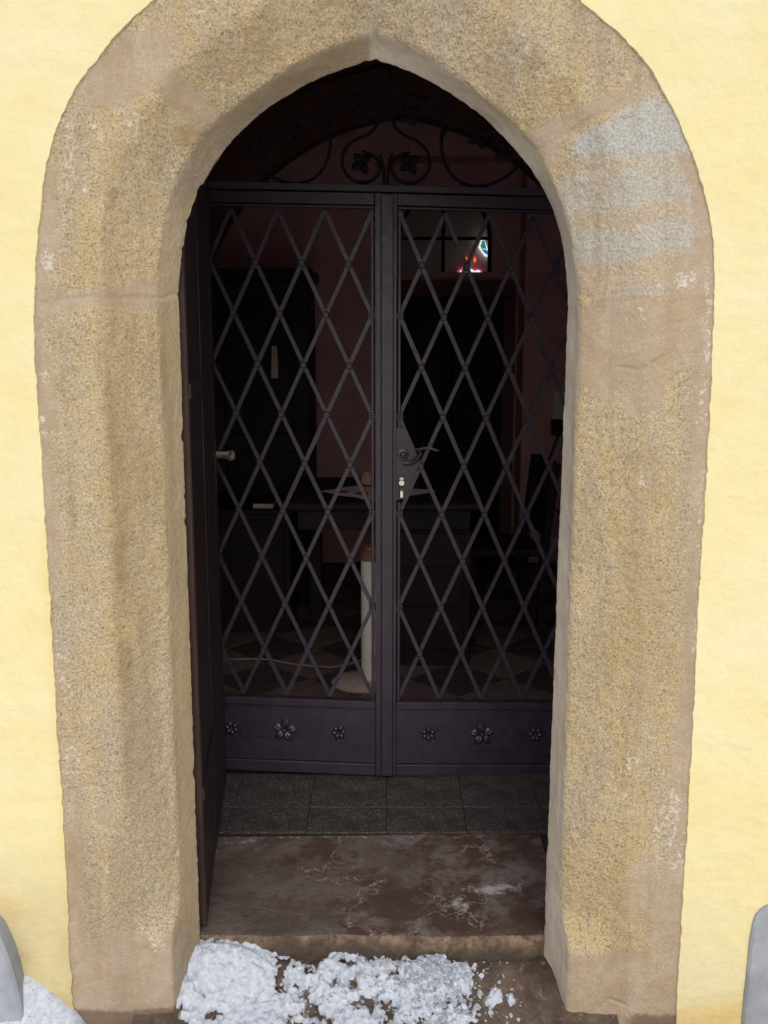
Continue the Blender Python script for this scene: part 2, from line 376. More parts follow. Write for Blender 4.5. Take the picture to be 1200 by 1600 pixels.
ARCH = {  # left springing -> apex, apex -> right springing, in photograph pixels, with the depth they lie at
 'O': (0.0, [(52, 502), (54, 450), (62, 350), (76, 250), (100, 175), (135, 115), (185, 52), (240, 0), (330, -72), (450, -140), (584, -190)],
            [(584, -190), (720, -138), (820, -75), (905, 0), (965, 50), (1012, 105), (1052, 175), (1084, 245), (1101, 305), (1112, 375), (1115, 450), (1115, 502)]),
 'A': (0.0, [(155, 502), (157, 440), (165, 330), (195, 235), (235, 160), (285, 98), (350, 45), (440, -12), (584, -72)],
            [(584, -72), (735, -5), (830, 65), (900, 140), (955, 225), (988, 310), (1006, 405), (1012, 502)]),
 'B': (.06, [(246, 502), (247, 440), (256, 350), (270, 300), (298, 235), (345, 182), (400, 140), (450, 106), (500, 80), (545, 62), (586, 50)],
            [(586, 50), (620, 62), (660, 82), (705, 114), (755, 153), (805, 194), (838, 232), (862, 283), (882, 335), (895, 390), (903, 450), (905, 502)]),
 'C': (.15, [(282, 502), (281, 450), (287, 390), (297, 338), (318, 290), (352, 236), (410, 177), (452, 149), (500, 124), (545, 108), (588, 97)],
            [(588, 97), (625, 108), (675, 131), (750, 180), (800, 230), (840, 282), (870, 350), (883, 420), (886, 470), (885, 502)]),
}
NJ, NA = 500, 360
zj = np.linspace(-.06, CAM_Z, NJ + 1)[:-1]
rail = {}
BASEX = {'O': (-.744, .703), 'A': (-.604, .560), 'B': (-.492, .428), 'C': (-.463, .401)}
for kx, (Y, Lp, Rp) in ARCH.items():
    L = crom([at(x, y, Y) for x, y in Lp], NA); Rr = crom([at(x, y, Y) for x, y in Rp], NA)[1:]
    bl, br = BASEX[kx]
    f = ((zj + .06) / (CAM_Z + .06))[:, None]
    JL = np.c_[bl + (L[0, 0] - bl) * f, zj]; JR = np.c_[br + (Rr[-1, 0] - br) * f, zj][::-1]
    xz = np.vstack([JL, L, Rr, JR]); rail[kx] = np.c_[xz[:, 0], np.full(len(xz), Y), xz[:, 1]]
NS = len(rail['O'])
zz = rail['B'][:, 2]
stop = 1 - sstep(.20, .285, zz)                        # chamfer dies out into a square foot
sgn = np.where(np.arange(NS) < NJ + NA, -1, 1)
stopL = np.where(sgn < 0, stop, 1 - sstep(.16, .26, zz))
rail['B'][:, 1] = rail['B'][:, 1] * (1 - stopL) + .006 * stopL
rail['B'][:, 0] += sgn * .012 * stopL
oc = rail['O']; tg = np.gradient(oc, axis=0); nrm = np.c_[-tg[:, 2], np.zeros(NS), tg[:, 0]]; nrm /= np.linalg.norm(nrm, axis=1)[:, None]   # outward in the wall plane
for _ in range(6): nrm = np.vstack([nrm[:1], (nrm[:-2] + 2 * nrm[1:-1] + nrm[2:]) / 4, nrm[-1:]])
nrm /= np.linalg.norm(nrm, axis=1)[:, None]
X0 = oc + nrm * .03; D0 = rail['C'] + nrm * .07
def lerp(a, b, n): t = np.linspace(0, 1, n, endpoint=False)[None, :, None]; return a[:, None] * (1 - t) + b[:, None] * t
PG = np.concatenate([lerp(X0, oc, 8), lerp(oc, rail['A'], 40), lerp(rail['A'], rail['B'], 38), lerp(rail['B'], rail['C'], 28), lerp(rail['C'], D0, 8), D0[:, None]], 1)
NT = PG.shape[1]; TA, TB, TC = 48, 86, 114
tt = np.arange(NT)
for it in range(14):                                   # wear the arrises round, the outer one most
    Q = PG.copy(); Q[:, 1:-1] = (PG[:, :-2] + 2 * PG[:, 1:-1] + PG[:, 2:]) / 4
    wgt = np.where(np.abs(tt - TC) < 8, 1.0 if it < 2 else 0, np.where(np.abs(tt - TB) < 12, 1.0 if it < 6 else 0, 1.0))[None, :, None]
    PG = PG * (1 - wgt) + Q * wgt
flat = PG.reshape(-1, 3)
# photograph-like coordinates of each point, only to place joints and repairs where they are
Dp = flat[:, 1] + CAM_D; dz = CAM_Z - flat[:, 2]; fwd_ = Dp * CT + dz * ST; ux = 600 + FPX * flat[:, 0] / fwd_; uy = 800 + FPX * (dz * CT - Dp * ST) / fwd_
ux = ux + 9 * fbm(flat, 9, 4, 201, .6); uy = uy + 9 * fbm(flat, 9, 4, 207, .6)
tcol = np.tile(tt, NS); scol = np.repeat(np.arange(NS), NT)
def ell(cx, cy, rx, ry, rot=0, soft=.35):
    c, s = math.cos(R(rot)), math.sin(R(rot)); x = (ux - cx) * c + (uy - cy) * s; y = -(ux - cx) * s + (uy - cy) * c
    return 1 - sstep(1 - soft, 1 + soft, np.sqrt((x / rx) ** 2 + (y / ry) ** 2))
def seg(x0, y0, x1, y1, hw, soft=.5):
    dx, dy = x1 - x0, y1 - y0; t = np.clip(((ux - x0) * dx + (uy - y0) * dy) / (dx * dx + dy * dy), 0, 1)
    return 1 - sstep(hw * (1 - soft), hw * (1 + soft), np.hypot(ux - x0 - t * dx, uy - y0 - t * dy))
lo = fbm(flat, 5, 4, 31); mo = np.zeros(len(flat))
def put(m): global mo; mo = np.maximum(mo, m)
left = flat[:, 0] < -.03
front = tcol < TB + 4; rev = (tcol >= TB + 2)
put(seg(50, 478, 250, 458, 15)); put(ell(222, 458, 34, 24)); put(seg(246, 470, 285, 462, 14))
put(ell(205, 105, 88, 44, -40)); put(ell(170, 140, 62, 24, -15)); put(ell(290, 155, 62, 24, 42)); put(seg(310, 205, 350, 225, 12))
put(ell(585, 75, 26, 34) * .9)
de = (tcol - 8) / 40.0                                   # 0 at the plaster edge
put(np.where(left & (uy > 240) & (uy < 520), 1 - sstep(.12, .36, de + lo * .25), 0))
put(np.where(left & (uy >= 500), 1 - sstep(.06, .22, de + lo * .35), 0))
put(np.where(~left & (uy > 235), 1 - sstep(.14, .30, de + lo * .25), 0))
put(np.where(left, sstep(1448, 1472, uy + lo * 40), sstep(1478, 1500, uy + lo * 40)))
put(ell(165, 1276, 17, 16)); put(ell(110, 1290, 24, 50) * .6)
put(seg(1022, 128, 905, 180, 15)); put(seg(905, 180, 840, 232, 20)); put(ell(838, 240, 40, 40) * .9)
put(ell(985, 520, 92, 62)); put(ell(955, 575, 62, 55)); put(ell(1075, 480, 40, 90) * .85); put(ell(1020, 600, 30, 70, 40) * .8)
put(ell(925, 420, 30, 40) * .4); put(ell(1000, 1390, 22, 60, 12) * .75); put(ell(1035, 1430, 26, 90) * .8)
put(np.where(rev & ~left, .95, 0)); put(np.where(rev & (uy < 330), .8, 0)); put(np.where(rev & left, .45, 0)); tan = np.where(rev & left & (uy > 300), .8, 0) * (1 - sstep(1400, 1470, uy))
grey = np.where(~left & (uy < 470) & (ux > 780), 1.0, 0) * np.clip(ell(1000, 205, 165, 60, 14) + ell(1010, 320, 145, 105) + ell(985, 420, 130, 45), 0, 1)
grey = np.maximum(grey * (1 - seg(1030, 120, 838, 235, 14)), 0) * (uy > 128 + (1022 - ux) * .571 + 6)
rust = np.maximum.reduce([.32 * sstep(225, 275, uy), seg(880, 262, 1090, 255, 12) * .8, seg(900, 345, 1090, 322, 12), seg(890, 350, 1000, 345, 9), seg(910, 438, 1090, 415, 26), seg(910, 300, 960, 290, 12) * .7])
lime = np.maximum.reduce([seg(105, 190, 112, 290, 9) * .55, ell(72, 405, 12, 26) * .75, ell(212, 195, 16, 26) * .65, ell(160, 318, 8, 12) * .7, seg(140, 185, 165, 235, 7) * .5, ell(190, 215, 16, 8) * .5,
    ell(130, 297, 14, 7) * .55, ell(95, 365, 8, 22) * .5, ell(70, 590, 10, 12) * .65, ell(62, 665, 10, 22) * .55, ell(68, 680, 22, 9) * .6, ell(92, 1030, 16, 50, -15) * .5, ell(106, 1075, 9, 16) * .6,
    ell(175, 908, 4, 6) * .8, ell(188, 926, 4, 5) * .7, ell(115, 1190, 20, 30) * .5, ell(252, 1258, 4, 6) * .8, ell(243, 1175, 4, 5) * .7, ell(245, 1465, 14, 22) * .55, ell(100, 1290, 12, 60) * .4,
    ell(1070, 440, 18, 16) * .75, ell(1105, 500, 8, 110) * .55, ell(1098, 640, 9, 50) * .5, seg(998, 722, 1006, 768, 3) * .85, ell(1100, 830, 12, 120) * .55, ell(1090, 980, 9, 60) * .6, ell(990, 1190, 12, 14) * .6, ell(972, 1250, 6, 20) * .6,
    ell(966, 1300, 8, 20) * .6, ell(1045, 1280, 20, 60, 15) * .55, ell(1060, 1330, 14, 40) * .5, ell(905, 1310, 8, 8) * .5, ell(1000, 420, 6, 60) * .4, ell(975, 508, 50, 14, -30) * .25,
    ell(1000, 160, 40, 50) * .25, ell(830, 60, 30, 60) * .35, ell(215, 50, 16, 18) * .4, ell(168, 1360, 3, 16) * .9])
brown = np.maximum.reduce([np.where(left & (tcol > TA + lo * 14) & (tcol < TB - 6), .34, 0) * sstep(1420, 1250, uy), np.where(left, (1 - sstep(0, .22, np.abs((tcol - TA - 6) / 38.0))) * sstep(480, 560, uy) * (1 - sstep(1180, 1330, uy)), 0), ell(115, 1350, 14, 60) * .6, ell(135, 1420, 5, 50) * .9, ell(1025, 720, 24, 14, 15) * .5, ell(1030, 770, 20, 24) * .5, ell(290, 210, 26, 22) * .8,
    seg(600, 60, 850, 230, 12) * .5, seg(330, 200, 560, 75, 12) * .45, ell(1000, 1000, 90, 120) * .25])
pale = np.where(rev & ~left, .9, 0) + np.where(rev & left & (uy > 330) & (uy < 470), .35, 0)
damp = np.maximum.reduce([np.where(left & front, sstep(.035, .004, flat[:, 2] + lo * .02 + .0), 0), np.where(~left & front, sstep(.03, 0, flat[:, 2] + lo * .03) * .9 * sstep(960, 1000, ux), 0)])
joint = np.maximum.reduce([seg(45, 470, 290, 460, 3.5), seg(120, 140, 345, 225, 3.0) * .5, seg(1028, 122, 838, 236, 3.5) * .8, seg(905, 462, 1120, 452, 3.0) * .5, seg(586, 40, 588, 100, 4)])
crack = np.maximum.reduce([seg(960, 570, 1000, 576, 1.6), seg(1000, 576, 1050, 552, 1.6), seg(150, 520, 160, 600, 1.2) * .6, seg(112, 780, 116, 830, 1.6), seg(80, 1015, 98, 1028, 2.4), seg(100, 1040, 101, 1085, 2.4), seg(134, 1225, 160, 1235, 2.5), seg(948, 1560, 975, 1570, 2.0)])
dS = np.gradient(PG, axis=0); dT = np.gradient(PG, axis=1); N = np.cross(dT, dS).reshape(-1, 3); N /= np.linalg.norm(N, axis=1)[:, None] + 1e-9
if N[(scol == 200) & (tcol == 25)][0][1] > 0: N = -N
rough = (1 - .8 * np.clip(mo, 0, 1)) * np.where(rev, .45, 1)
disp = np.where(rev, .0022, .004) * fbm(flat, 4.5, 3, 3) + rough * (.0026 * fbm(flat, 42, 3, 7, .6) + .0012 * perlin(flat, 150, 12)) + .0022 * np.clip(mo, 0, 1) * fbm(flat, 16, 3, 21) - .0016 * joint - .0035 * crack
disp += -.004 * np.clip(fbm(flat, 26, 2, 55) - .38, 0, 1) * 4 * rough                 # pits
edge = np.exp(-((tcol - TC) / 3.0) ** 2); disp += edge * (.0016 * fbm(flat, 60, 3, 77, .7) - .002 * np.clip(fbm(flat, 22, 3, 91) - .28, 0, 1) * 8)
edgeB = np.exp(-((tcol - TB) / 5.0) ** 2); disp += edgeB * (.0018 * fbm(flat, 16, 3, 78))
disp *= np.where(tcol < 6, .2, 1)
PD = (flat + N * disp[:, None]).reshape(NS, NT, 3)
ash = np.maximum.reduce([np.where(left, sstep(900, 1350, uy), 0), np.where(left, (1 - de) * .7, 0), np.where(~left, (1 - de) * sstep(650, 900, uy), 0), np.where(~left & (de < .5), .35, 0), np.where(uy < 120, .5, 0)]) * front
AT = {k: v.reshape(NS, NT) for k, v in dict(mortar=mo, grey=grey, rust=rust, lime=lime, brown=brown, pale=pale, damp=damp, tan=tan, ash=ash).items()}
def blur(a, n):
    for _ in range(n):
        a = np.vstack([a[:1], (a[:-2] + 2 * a[1:-1] + a[2:]) / 4, a[-1:]]); a = np.hstack([a[:, :1], (a[:, :-2] + 2 * a[:, 1:-1] + a[:, 2:]) / 4, a[:, -1:]])
    return a
for k_, n_ in (('mortar', 10), ('grey', 14), ('rust', 22), ('lime', 2), ('brown', 14), ('pale', 4), ('tan', 8), ('ash', 30), ('damp', 3)): AT[k_] = blur(AT[k_], n_)
portal = thing('stone_portal', 'weathered pointed-arch granite doorway surround set in the yellow wall', 'portal')
def st_at(px, py, side):                                 # station on the inner arris nearest to a photograph point
    i0, i1 = (0, NJ + NA) if side < 0 else (NJ + NA, NS); q = PG[i0:i1, TB]; x, z = at(px, py, .06)
    return i0 + int(np.argmin((q[:, 0] - x) ** 2 + (q[:, 2] - z) ** 2))
cuts = [0, int(np.argmin(np.abs(zj - .215))), st_at(247, 462, -1), st_at(318, 210, -1), NJ + NA - 1, st_at(842, 238, 1), st_at(902, 462, 1), NS - 1 - int(np.argmin(np.abs(zj - .175))), NS - 1]
names = ['base_stone', 'jamb_stone', 'voussoir', 'voussoir', 'voussoir', 'voussoir', 'jamb_stone', 'base_stone']
labs = ['smooth mortar-patched left foot block', 'brown granite left jamb stone', None, None, None, 'grey and rust-banded springer stone', 'tan granite right jamb stone', 'smooth mortar-patched right foot block']
for i, nm in enumerate(names):
    a, b = cuts[i], cuts[i + 1] + 1
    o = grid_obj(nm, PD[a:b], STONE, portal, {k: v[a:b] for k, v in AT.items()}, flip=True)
    if labs[i]: o['label'] = labs[i]

# ------------------------------------------------------------------ the yellow wall
wall = thing('plastered_wall', 'pale yellow plastered wall around the stone doorway', 'wall')
Wc = np.vstack([oc[::2], oc[-1:]]); Wn = np.vstack([nrm[::2], nrm[-1:]])
offs = np.r_[-.0015, -.0012, 0, .0007, .0016, .003, .006, .0095, np.arange(.0145, .36, .0052), .42, .5]
E = Wc[:, None] + Wn[:, None] * offs[None, :, None]
ef = E.reshape(-1, 3); oo = np.tile(offs, len(Wc))
wob = fbm(np.c_[np.repeat(Wc, len(offs), 0)], 20, 4, 41, .7) * .0035 + fbm(np.c_[np.repeat(Wc, len(offs), 0)], 75, 3, 45, .7) * .0022 + fbm(np.c_[np.repeat(Wc, len(offs), 0)], 3.5, 2, 43) * .005
ef = ef + np.repeat(Wn, len(offs), 0) * (wob * np.clip(1 - oo / .12, 0, 1))[:, None]
th = .0042 * (oo > -.001) + .0045 * fbm(ef, 4, 3, 61) * sstep(0, .05, oo) + .0016 * fbm(ef, 24, 3, 62) * sstep(0, .02, oo) 
ef[:, 1] = np.where(oo < -.0011, .008, -.001) - th
stn = np.clip(sstep(.05, 0, ef[:, 2] - .02 - .03 * fbm(ef, 7, 2, 64)), 0, 1) * .8 + .35 * np.exp(-(oo / .014) ** 2) * (ef[:, 2] < 1.2) * (ef[:, 0] < 0)
xs, zs_ = at(12, 1418); stn += .8 * np.exp(-(((ef[:, 0] - xs) / .03) ** 2 + ((ef[:, 2] - zs_) / .035) ** 2))
ftone = .95 * sstep(.55, .12, ef[:, 2]) * (ef[:, 0] < 0) + .12 * sstep(.5, .1, ef[:, 2]) * (ef[:, 0] > 0)  # duller and darker towards the bottom, mostly on the left half
sh = (len(Wc), len(offs))
keepw = None
st2, ft2, e3 = np.clip(stn, 0, 1).reshape(sh), ftone.reshape(sh), ef.reshape(*sh, 3)
grid_obj('plaster_face', e3[:, 2:], PLASTER, wall, {'stain': st2[:, 2:], 'foot_tone': ft2[:, 2:]}); grid_obj('plaster_edge', e3[:, [0, 2]], PLASTER, wall, {'stain': st2[:, [0, 2]], 'foot_tone': ft2[:, [0, 2]]})
rim = E[:, -1]                                           # far field: from the dense collar out to the wall's ends
ctr = np.array([-.02, 0, 1.2]); far = []
for p in rim:
    d = p - ctr
    if p[2] <= CAM_Z: far.append((math.copysign(6, d[0]), -.006, p[2]))
    else:
        ang = math.atan2(p[2] - CAM_Z, d[0]); ex, ez = math.cos(ang), math.sin(ang)
        s_ = min(6 / max(abs(ex), 1e-6), 3.9 / max(ez, 1e-6)); far.append((ex * s_, -.006, CAM_Z + ez * s_))
far = np.array(far); nr = rim.copy(); nr[:, 1] = -.006 ; nr = ef.reshape(*sh, 3)[:, -1]
F2 = np.stack([nr, nr * .6 + far * .4, far], 1); z0 = np.zeros(F2.shape[:2])
grid_obj('outer_plaster', F2, PLASTER, wall, {'stain': z0, 'foot_tone': z0})
mb = MB(); mb.box(-6, 6, .0, .25, 5.55, 5.75); mb.build('wall_top', PLASTER, wall)
def socle(curve, sg, pj=.058):
    c = crom(curve, 26); pts = [tuple(p) for p in c] + [(sg * 6, curve[-1][1]), (sg * 6, -.08)]
    m = MB(); n = len(pts); ins = [(x + sg * .006 * (i < 26), z - .006 * (i > 16)) for i, (x, z) in enumerate(pts)]
    V = [(x, .01, z) for x, z in pts] + [(x, -pj + .006, z) for x, z in pts] + [(x, -pj, z) for x, z in ins]
    m.add(V, [tuple(range(2 * n, 3 * n))] + [(k * n + i, k * n + (i + 1) % n, k * n + n + (i + 1) % n, k * n + n + i) for k in (0, 1) for i in range(n)])
    return m.build('socle_panel', SOCLE, wall, True)
socle([(-.836, -.08), (-.842, .0), (-.856, .12), (-.872, .20), (-.895, .265), (-.93, .300), (-.98, .312)], -1)
socle([(.858, -.08), (.858, .0), (.861, .14), (.865, .23), (.873, .275), (.893, .298), (.93, .305)], 1, .016)

# ------------------------------------------------------------------ ground, snow, step, sill
def heightfield(name, x0, x1, y0, y1, step, fn, mt, attrs=None, keepf=None, **tg_):
    xs = np.arange(x0, x1 + step / 2, step); ys = np.arange(y0, y1 + step / 2, step)
    gx, gy = np.meshgrid(xs, ys, indexing='ij'); P = np.stack([gx, gy, np.zeros_like(gx)], -1)
    z = fn(P.reshape(-1, 3)).reshape(gx.shape); P[..., 2] = z
    keep = None
    if keepf is not None:
        kz = keepf(P.reshape(-1, 3)).reshape(gx.shape); keep = kz[:-1, :-1] | kz[1:, :-1] | kz[:-1, 1:] | kz[1:, 1:]
    at_ = {k: f(P.reshape(-1, 3)).reshape(gx.shape) for k, f in (attrs or {}).items()}
    return tag(grid_obj(name, P, mt, None, at_, keep), **tg_)
mesh_obj('ground', [(-250, -400, -.035), (250, -400, -.035), (250, 250, -.035), (-250, 250, -.035)], [(0, 1, 2, 3)], GROUND)['kind'] = 'structure'
def gz(P): return .006 * fbm(P, 9, 4, 101) + .004 * fbm(P, 40, 3, 102) - .004 + .066 * sstep(-.05, .125, P[:, 1]) + .012 * sstep(.25, .45, P[:, 0]) * sstep(.0, .15, P[:, 1])
heightfield('doorstep_earth', -.60, .56, -.25, .175, .005, gz, GROUND, kind='structure')
SILL_Z = .12
# step face: slightly leaning, worn edge
xs = np.linspace(-.53, .47, 260); tz = np.r_[np.linspace(-.02, SILL_Z - .012, 26), SILL_Z - .006, SILL_Z - .002]
G = np.zeros((len(xs), len(tz), 3)); G[..., 0] = xs[:, None]; G[..., 2] = tz[None]
gf = G.reshape(-1, 3); lean = .150 - .028 * (1 - gf[:, 2] / SILL_Z) + np.where(gf[:, 2] > SILL_Z - .009, (gf[:, 2] - SILL_Z + .009) * .9, 0)
gf[:, 1] = lean + .007 * fbm(gf, 14, 4, 111) + .003 * fbm(gf, 60, 2, 112) + .010 * fbm(gf * [1, 0, 0], 3, 2, 113)
G = gf.reshape(G.shape); step_edge_y = G[:, -1, 1]
o = grid_obj('step_riser', G, RISER, None, {'low': (sstep(.105, .06, gf[:, 2] + .03 * fbm(gf, 12, 3, 114) - .012 * sstep(.2, -.1, gf[:, 0])) * .9).reshape(G.shape[:2])}); o['kind'] = 'structure'
ys = np.r_[0, .004, .01, np.linspace(.02, 1, 150)]
P = np.zeros((len(xs), len(ys), 3)); P[..., 0] = xs[:, None]; P[..., 1] = step_edge_y[:, None] + (.672 + .012 * np.sin(xs * 3)[:, None] - step_edge_y[:, None]) * ys[None]
pf = P.reshape(-1, 3); pf[:, 2] = SILL_Z + .0022 * fbm(pf, 9, 3, 121) + .001 * fbm(pf, 50, 3, 122) - .003 * np.tile(np.exp(-ys * 60), len(xs)) - .005 * np.exp(-((pf[:, 0] + .03) / .3) ** 2) * np.exp(-((pf[:, 1] - .35) / .2) ** 2)
o = grid_obj('threshold_slab', pf.reshape(P.shape), SILL, None, {'rightness': sstep(-.25, .25, pf[:, 0]).reshape(P.shape[:2]), 'frost': np.maximum.reduce([np.exp(-(((pf[:, 0] - .30) / .10) ** 2 + ((pf[:, 1] - .37 - .1 * (pf[:, 0] - .3)) / .035) ** 2)), .8 * np.exp(-(((pf[:, 0] - .20) / .05) ** 2 + ((pf[:, 1] - .30) / .05) ** 2)), .7 * np.exp(-(((pf[:, 0] + .40) / .05) ** 2 + ((pf[:, 1] - .63) / .03) ** 2)), .55 * np.exp(-((pf[:, 1] - .66) / .012) ** 2)]).reshape(P.shape[:2])}); o['kind'] = 'structure'
# snow lying on the lower step
def snow_h(P):
    x, y = P[:, 0], P[:, 1]; n = fbm(P, 14, 4, 131); n2 = fbm(P, 45, 3, 132)
    g3 = .0030 * fbm(P, 95, 3, 133, .7); rag = .10 * n + .035 * n2
    heap = (.025 + .036 * sstep(.0, .14, y) * sstep(-.22, -.42, x)) * sstep(-.205, -.275, x + rag) + .007 * n2 + .009 * n + 1.3 * g3 - .03 * np.clip(fbm(P, 18, 3, 136) - .22, 0, 1) * 3
    heap = np.where(y > .180 + .02 * n - .03 * sstep(-.40, -.28, x), -.05, heap) - .06 * sstep(-.235, -.19, x + .09 * n) - .08 * sstep(-.470, -.50, x + .06 * n + .04 * n2) * sstep(.02, -.01, y)
    mid = .030 * (1 - sstep(.55, 1.15, np.sqrt(((x + .03) / .31) ** 2 + ((y - .045) / .125) ** 2) + .60 * n + .40 * n2)) + .004 * n2
    rt = .034 * (1 - sstep(.5, 1.1, np.sqrt(((x - .13) / .12) ** 2 + ((y - .07) / .075) ** 2) + .7 * n + .4 * n2)) + .006 * n2
    return np.maximum.reduce([heap, mid + .8 * g3 - .030 * np.clip(fbm(P, 22, 3, 134) - .08, 0, 1) * 3, rt + 1.1 * g3])
def snow_z(P): return gz(P) - .012 + snow_h(P)
heightfield('snow_on_step', -.56, .33, -.06, .21, .0030, snow_z, SNOW, {'thin': lambda P: np.clip(1.0 - snow_h(P) / .028, 0, 1) * .8}, lambda P: snow_h(P) > .011,
            kind='stuff', label='icy snow heaped on the left of the doorstep', cat='snow')
def bank_z(P):
    x, y = P[:, 0], P[:, 1]; n = fbm(P, 10, 4, 141)
    return -.032 + .118 * sstep(-.695, -.86, x + .012 * n) * sstep(-.115, -.005, y) + .012 * n * sstep(-.3, 0, y) + .004 * fbm(P, 40, 3, 142) + .030 * sstep(-.70, -.74, x) * sstep(-.06, 0, y)
heightfield('snow_bank', -1.9, -.70, -.6, .0, .006, bank_z, SNOW, {'thin': lambda P: 0 * P[:, 0] + .0}, kind='stuff', label='snow bank lying against the wall left of the portal', cat='snow')
def yard_z(P): return -.040 + .018 * fbm(P, 1.3, 4, 151) + .018 * sstep(-.2, -.8, P[:, 1])
heightfield('snow_cover', -16, 16, -24, -.2, .2, yard_z, YARD, None, kind='stuff', label='trodden snow covering the yard in front of the wall', cat='snow')
# ice crumbs and splinters
mbI = MB(); rr = random.Random(9)
def shard(x, y, z, r, flat_=1.0):
    n = rr.choice((5, 6, 7)); ax = Matrix.Rotation(rr.uniform(0, 6.28), 3, 'Z') @ Matrix.Rotation(rr.uniform(-1.1, 1.1), 3, 'X')
    V = [ax @ Vector((math.cos(6.283 * k / n + rr.uniform(-.2, .2)) * r * rr.uniform(.7, 1.2), math.sin(6.283 * k / n) * r * rr.uniform(.6, 1.1), s * r * flat_ * .5)) + Vector((x, y, z)) for s in (-1, 1) for k in range(n)]
    mbI.add(V, [tuple(range(n)), tuple(range(2 * n - 1, n - 1, -1))] + [(k, k + n, (k + 1) % n + n, (k + 1) % n) for k in range(n)])
for k in range(1300):
    t = rr.random()
    if t < .5: x, y = rr.gauss(.13, .05), rr.gauss(.06, .04)
    elif t < .8: x, y = rr.gauss(-.02, .12), rr.gauss(.05, .045)
    else: x, y = rr.uniform(-.3, .36), rr.uniform(-.05, .13)
    if not (-.43 < x < .34 and -.06 < y < .128): continue
    p = np.array([[x, y, 0.]]); z = max(float(gz(p)[0]), float(snow_z(p)[0])); r = rr.choice((.0015, .002, .002, .003, .003, .004, .005, .008)) * rr.uniform(.8, 1.3) * (1.1 if t < .5 else .8)
    shard(x, y, z + r * .2, r, rr.uniform(.08, .5))
mbI.build('ice_crumbs', ICE).update_tag(); tag(bpy.data.objects['ice_crumbs'], 'broken ice splinters scattered on the doorstep', 'ice', kind='stuff')

# ------------------------------------------------------------------ passage and vestibule shell (setting)
GY = 1.12                                                # gate plane
def sheet(name, V, mt=INWALL, parent=None): o = mesh_obj(name, V, [(0, 1, 2, 3)], mt, parent); o['kind'] = 'structure'; return o
def arch_pts(xc, hw, zs, za, n=16):
    """pointed arch: left springing -> apex -> right springing"""
    h = za - zs; r = (hw * hw + h * h) / (2 * hw); out = []
    for k in range(n + 1):
        a = math.acos((r - hw) / r) * k / n; out.append((xc - hw + r - r * math.cos(a), zs + r * math.sin(a)))
    return out + [(2 * xc - x, z) for x, z in out[-2::-1]]
def vault(name, xc, hw, zs, za, y0, y1, mt, z0=None):
    ap = arch_pts(xc, hw, zs, za); 
    if z0 is not None: ap = [(ap[0][0], z0)] + ap + [(ap[-1][0], z0)]
    V = [(x, y, z) for y in (y0, y1) for x, z in ap]; n = len(ap)
    o = mesh_obj(name, V, [(i, i + 1, i + 1 + n, i + n) for i in range(n - 1)], mt); o['kind'] = 'structure'; return o
FZ = SILL_Z
vault('passage_vault', -.01, .72, 1.72, 2.78, .222, 1.20, INWALL, -.05)
# inner side of the portal masonry, closing the passage round the opening
ring_in = [(p[0], p[2]) for p in D0[::12]]; 
ap = arch_pts(-.01, .74, 1.72, 2.82, 40); outer = []
L_ = len(ring_in)
for x, z in ring_in:
    if z <= 1.72: outer.append((math.copysign(.75, x) - .01, z))
    else:
        a = math.atan2(z - 1.6, x + .02); outer.append((-.02 + 1.25 * math.cos(a), 1.6 + 1.35 * math.sin(a)))
V = [(x, .16, z) for x, z in ring_in] + [(x, .16, z) for x, z in outer]
o = mesh_obj('portal_backing', V, [(i, i + 1, i + 1 + L_, i + L_) for i in range(L_ - 1)], INWALL); o['kind'] = 'structure'
VX0, VX1, VY0, VY1, VH = -1.40, 1.60, 1.20, 4.27, 3.4
# vestibule front wall (towards the passage) with its arched opening
ap = [(-.73, -.05)] + arch_pts(-.01, .72, 1.72, 2.78) + [(.71, -.05)]
out2 = []
for x, z in ap:
    if z <= 1.72: out2.append((math.copysign(2.0, x), z))
    else:
        a = math.atan2(z - 1.72, x + .01); s_ = min(2.0 / max(abs(math.cos(a)), 1e-6), 2.6 / max(math.sin(a), 1e-6)); out2.append((s_ * math.cos(a), 1.72 + s_ * math.sin(a)))
n = len(ap); V = [(x, VY0, z) for x, z in ap] + [(x, VY0, z) for x, z in out2]
o = mesh_obj('wall_front', V, [(i, i + 1, i + 1 + n, i + n) for i in range(n - 1)], INWALL); o['kind'] = 'structure'
wy0, wy1, wz_0, wz_1, YB = 1.26, 2.18, 1.30, 4.1, 2.22             # unseen tall front bay and side openings, added to let daylight in
for nm, xa, xb in (('wall_left', VX0 - .2, VX0), ('wall_right', VX1, VX1 + .2)):
    mbw = MB()
    for a_, b_, c_, d__ in ((VY0, VY1 + .02, -.1, wz_0), (VY0, wy0, wz_0, wz_1), (wy1, VY1 + .02, wz_0, wz_1), (VY0, VY1 + .02, wz_1, 4.3)): mbw.box(xa, xb, a_, b_, c_, d__)
    o = mbw.build(nm, INWALL); o['kind'] = 'structure'
vault('ceiling', .10, 1.52, 1.62, 3.10, YB, VY1 + .02, INWALL)
sheet('added_bay_ceiling', [(VX0 - .2, VY0 - .02, 4.29), (VX1 + .2, VY0 - .02, 4.29), (VX1 + .2, YB + .1, 4.29), (VX0 - .2, YB + .1, 4.29)])
ap = arch_pts(.10, 1.52, 1.62, 3.10); n = len(ap)
o = mesh_obj('added_bay_wall', [(x, YB, z) for x, z in ap] + [(x, YB, 4.3) for x, z in ap], [(i, i + 1, i + 1 + n, i + n) for i in range(n - 1)], INWALL); o['kind'] = 'structure'
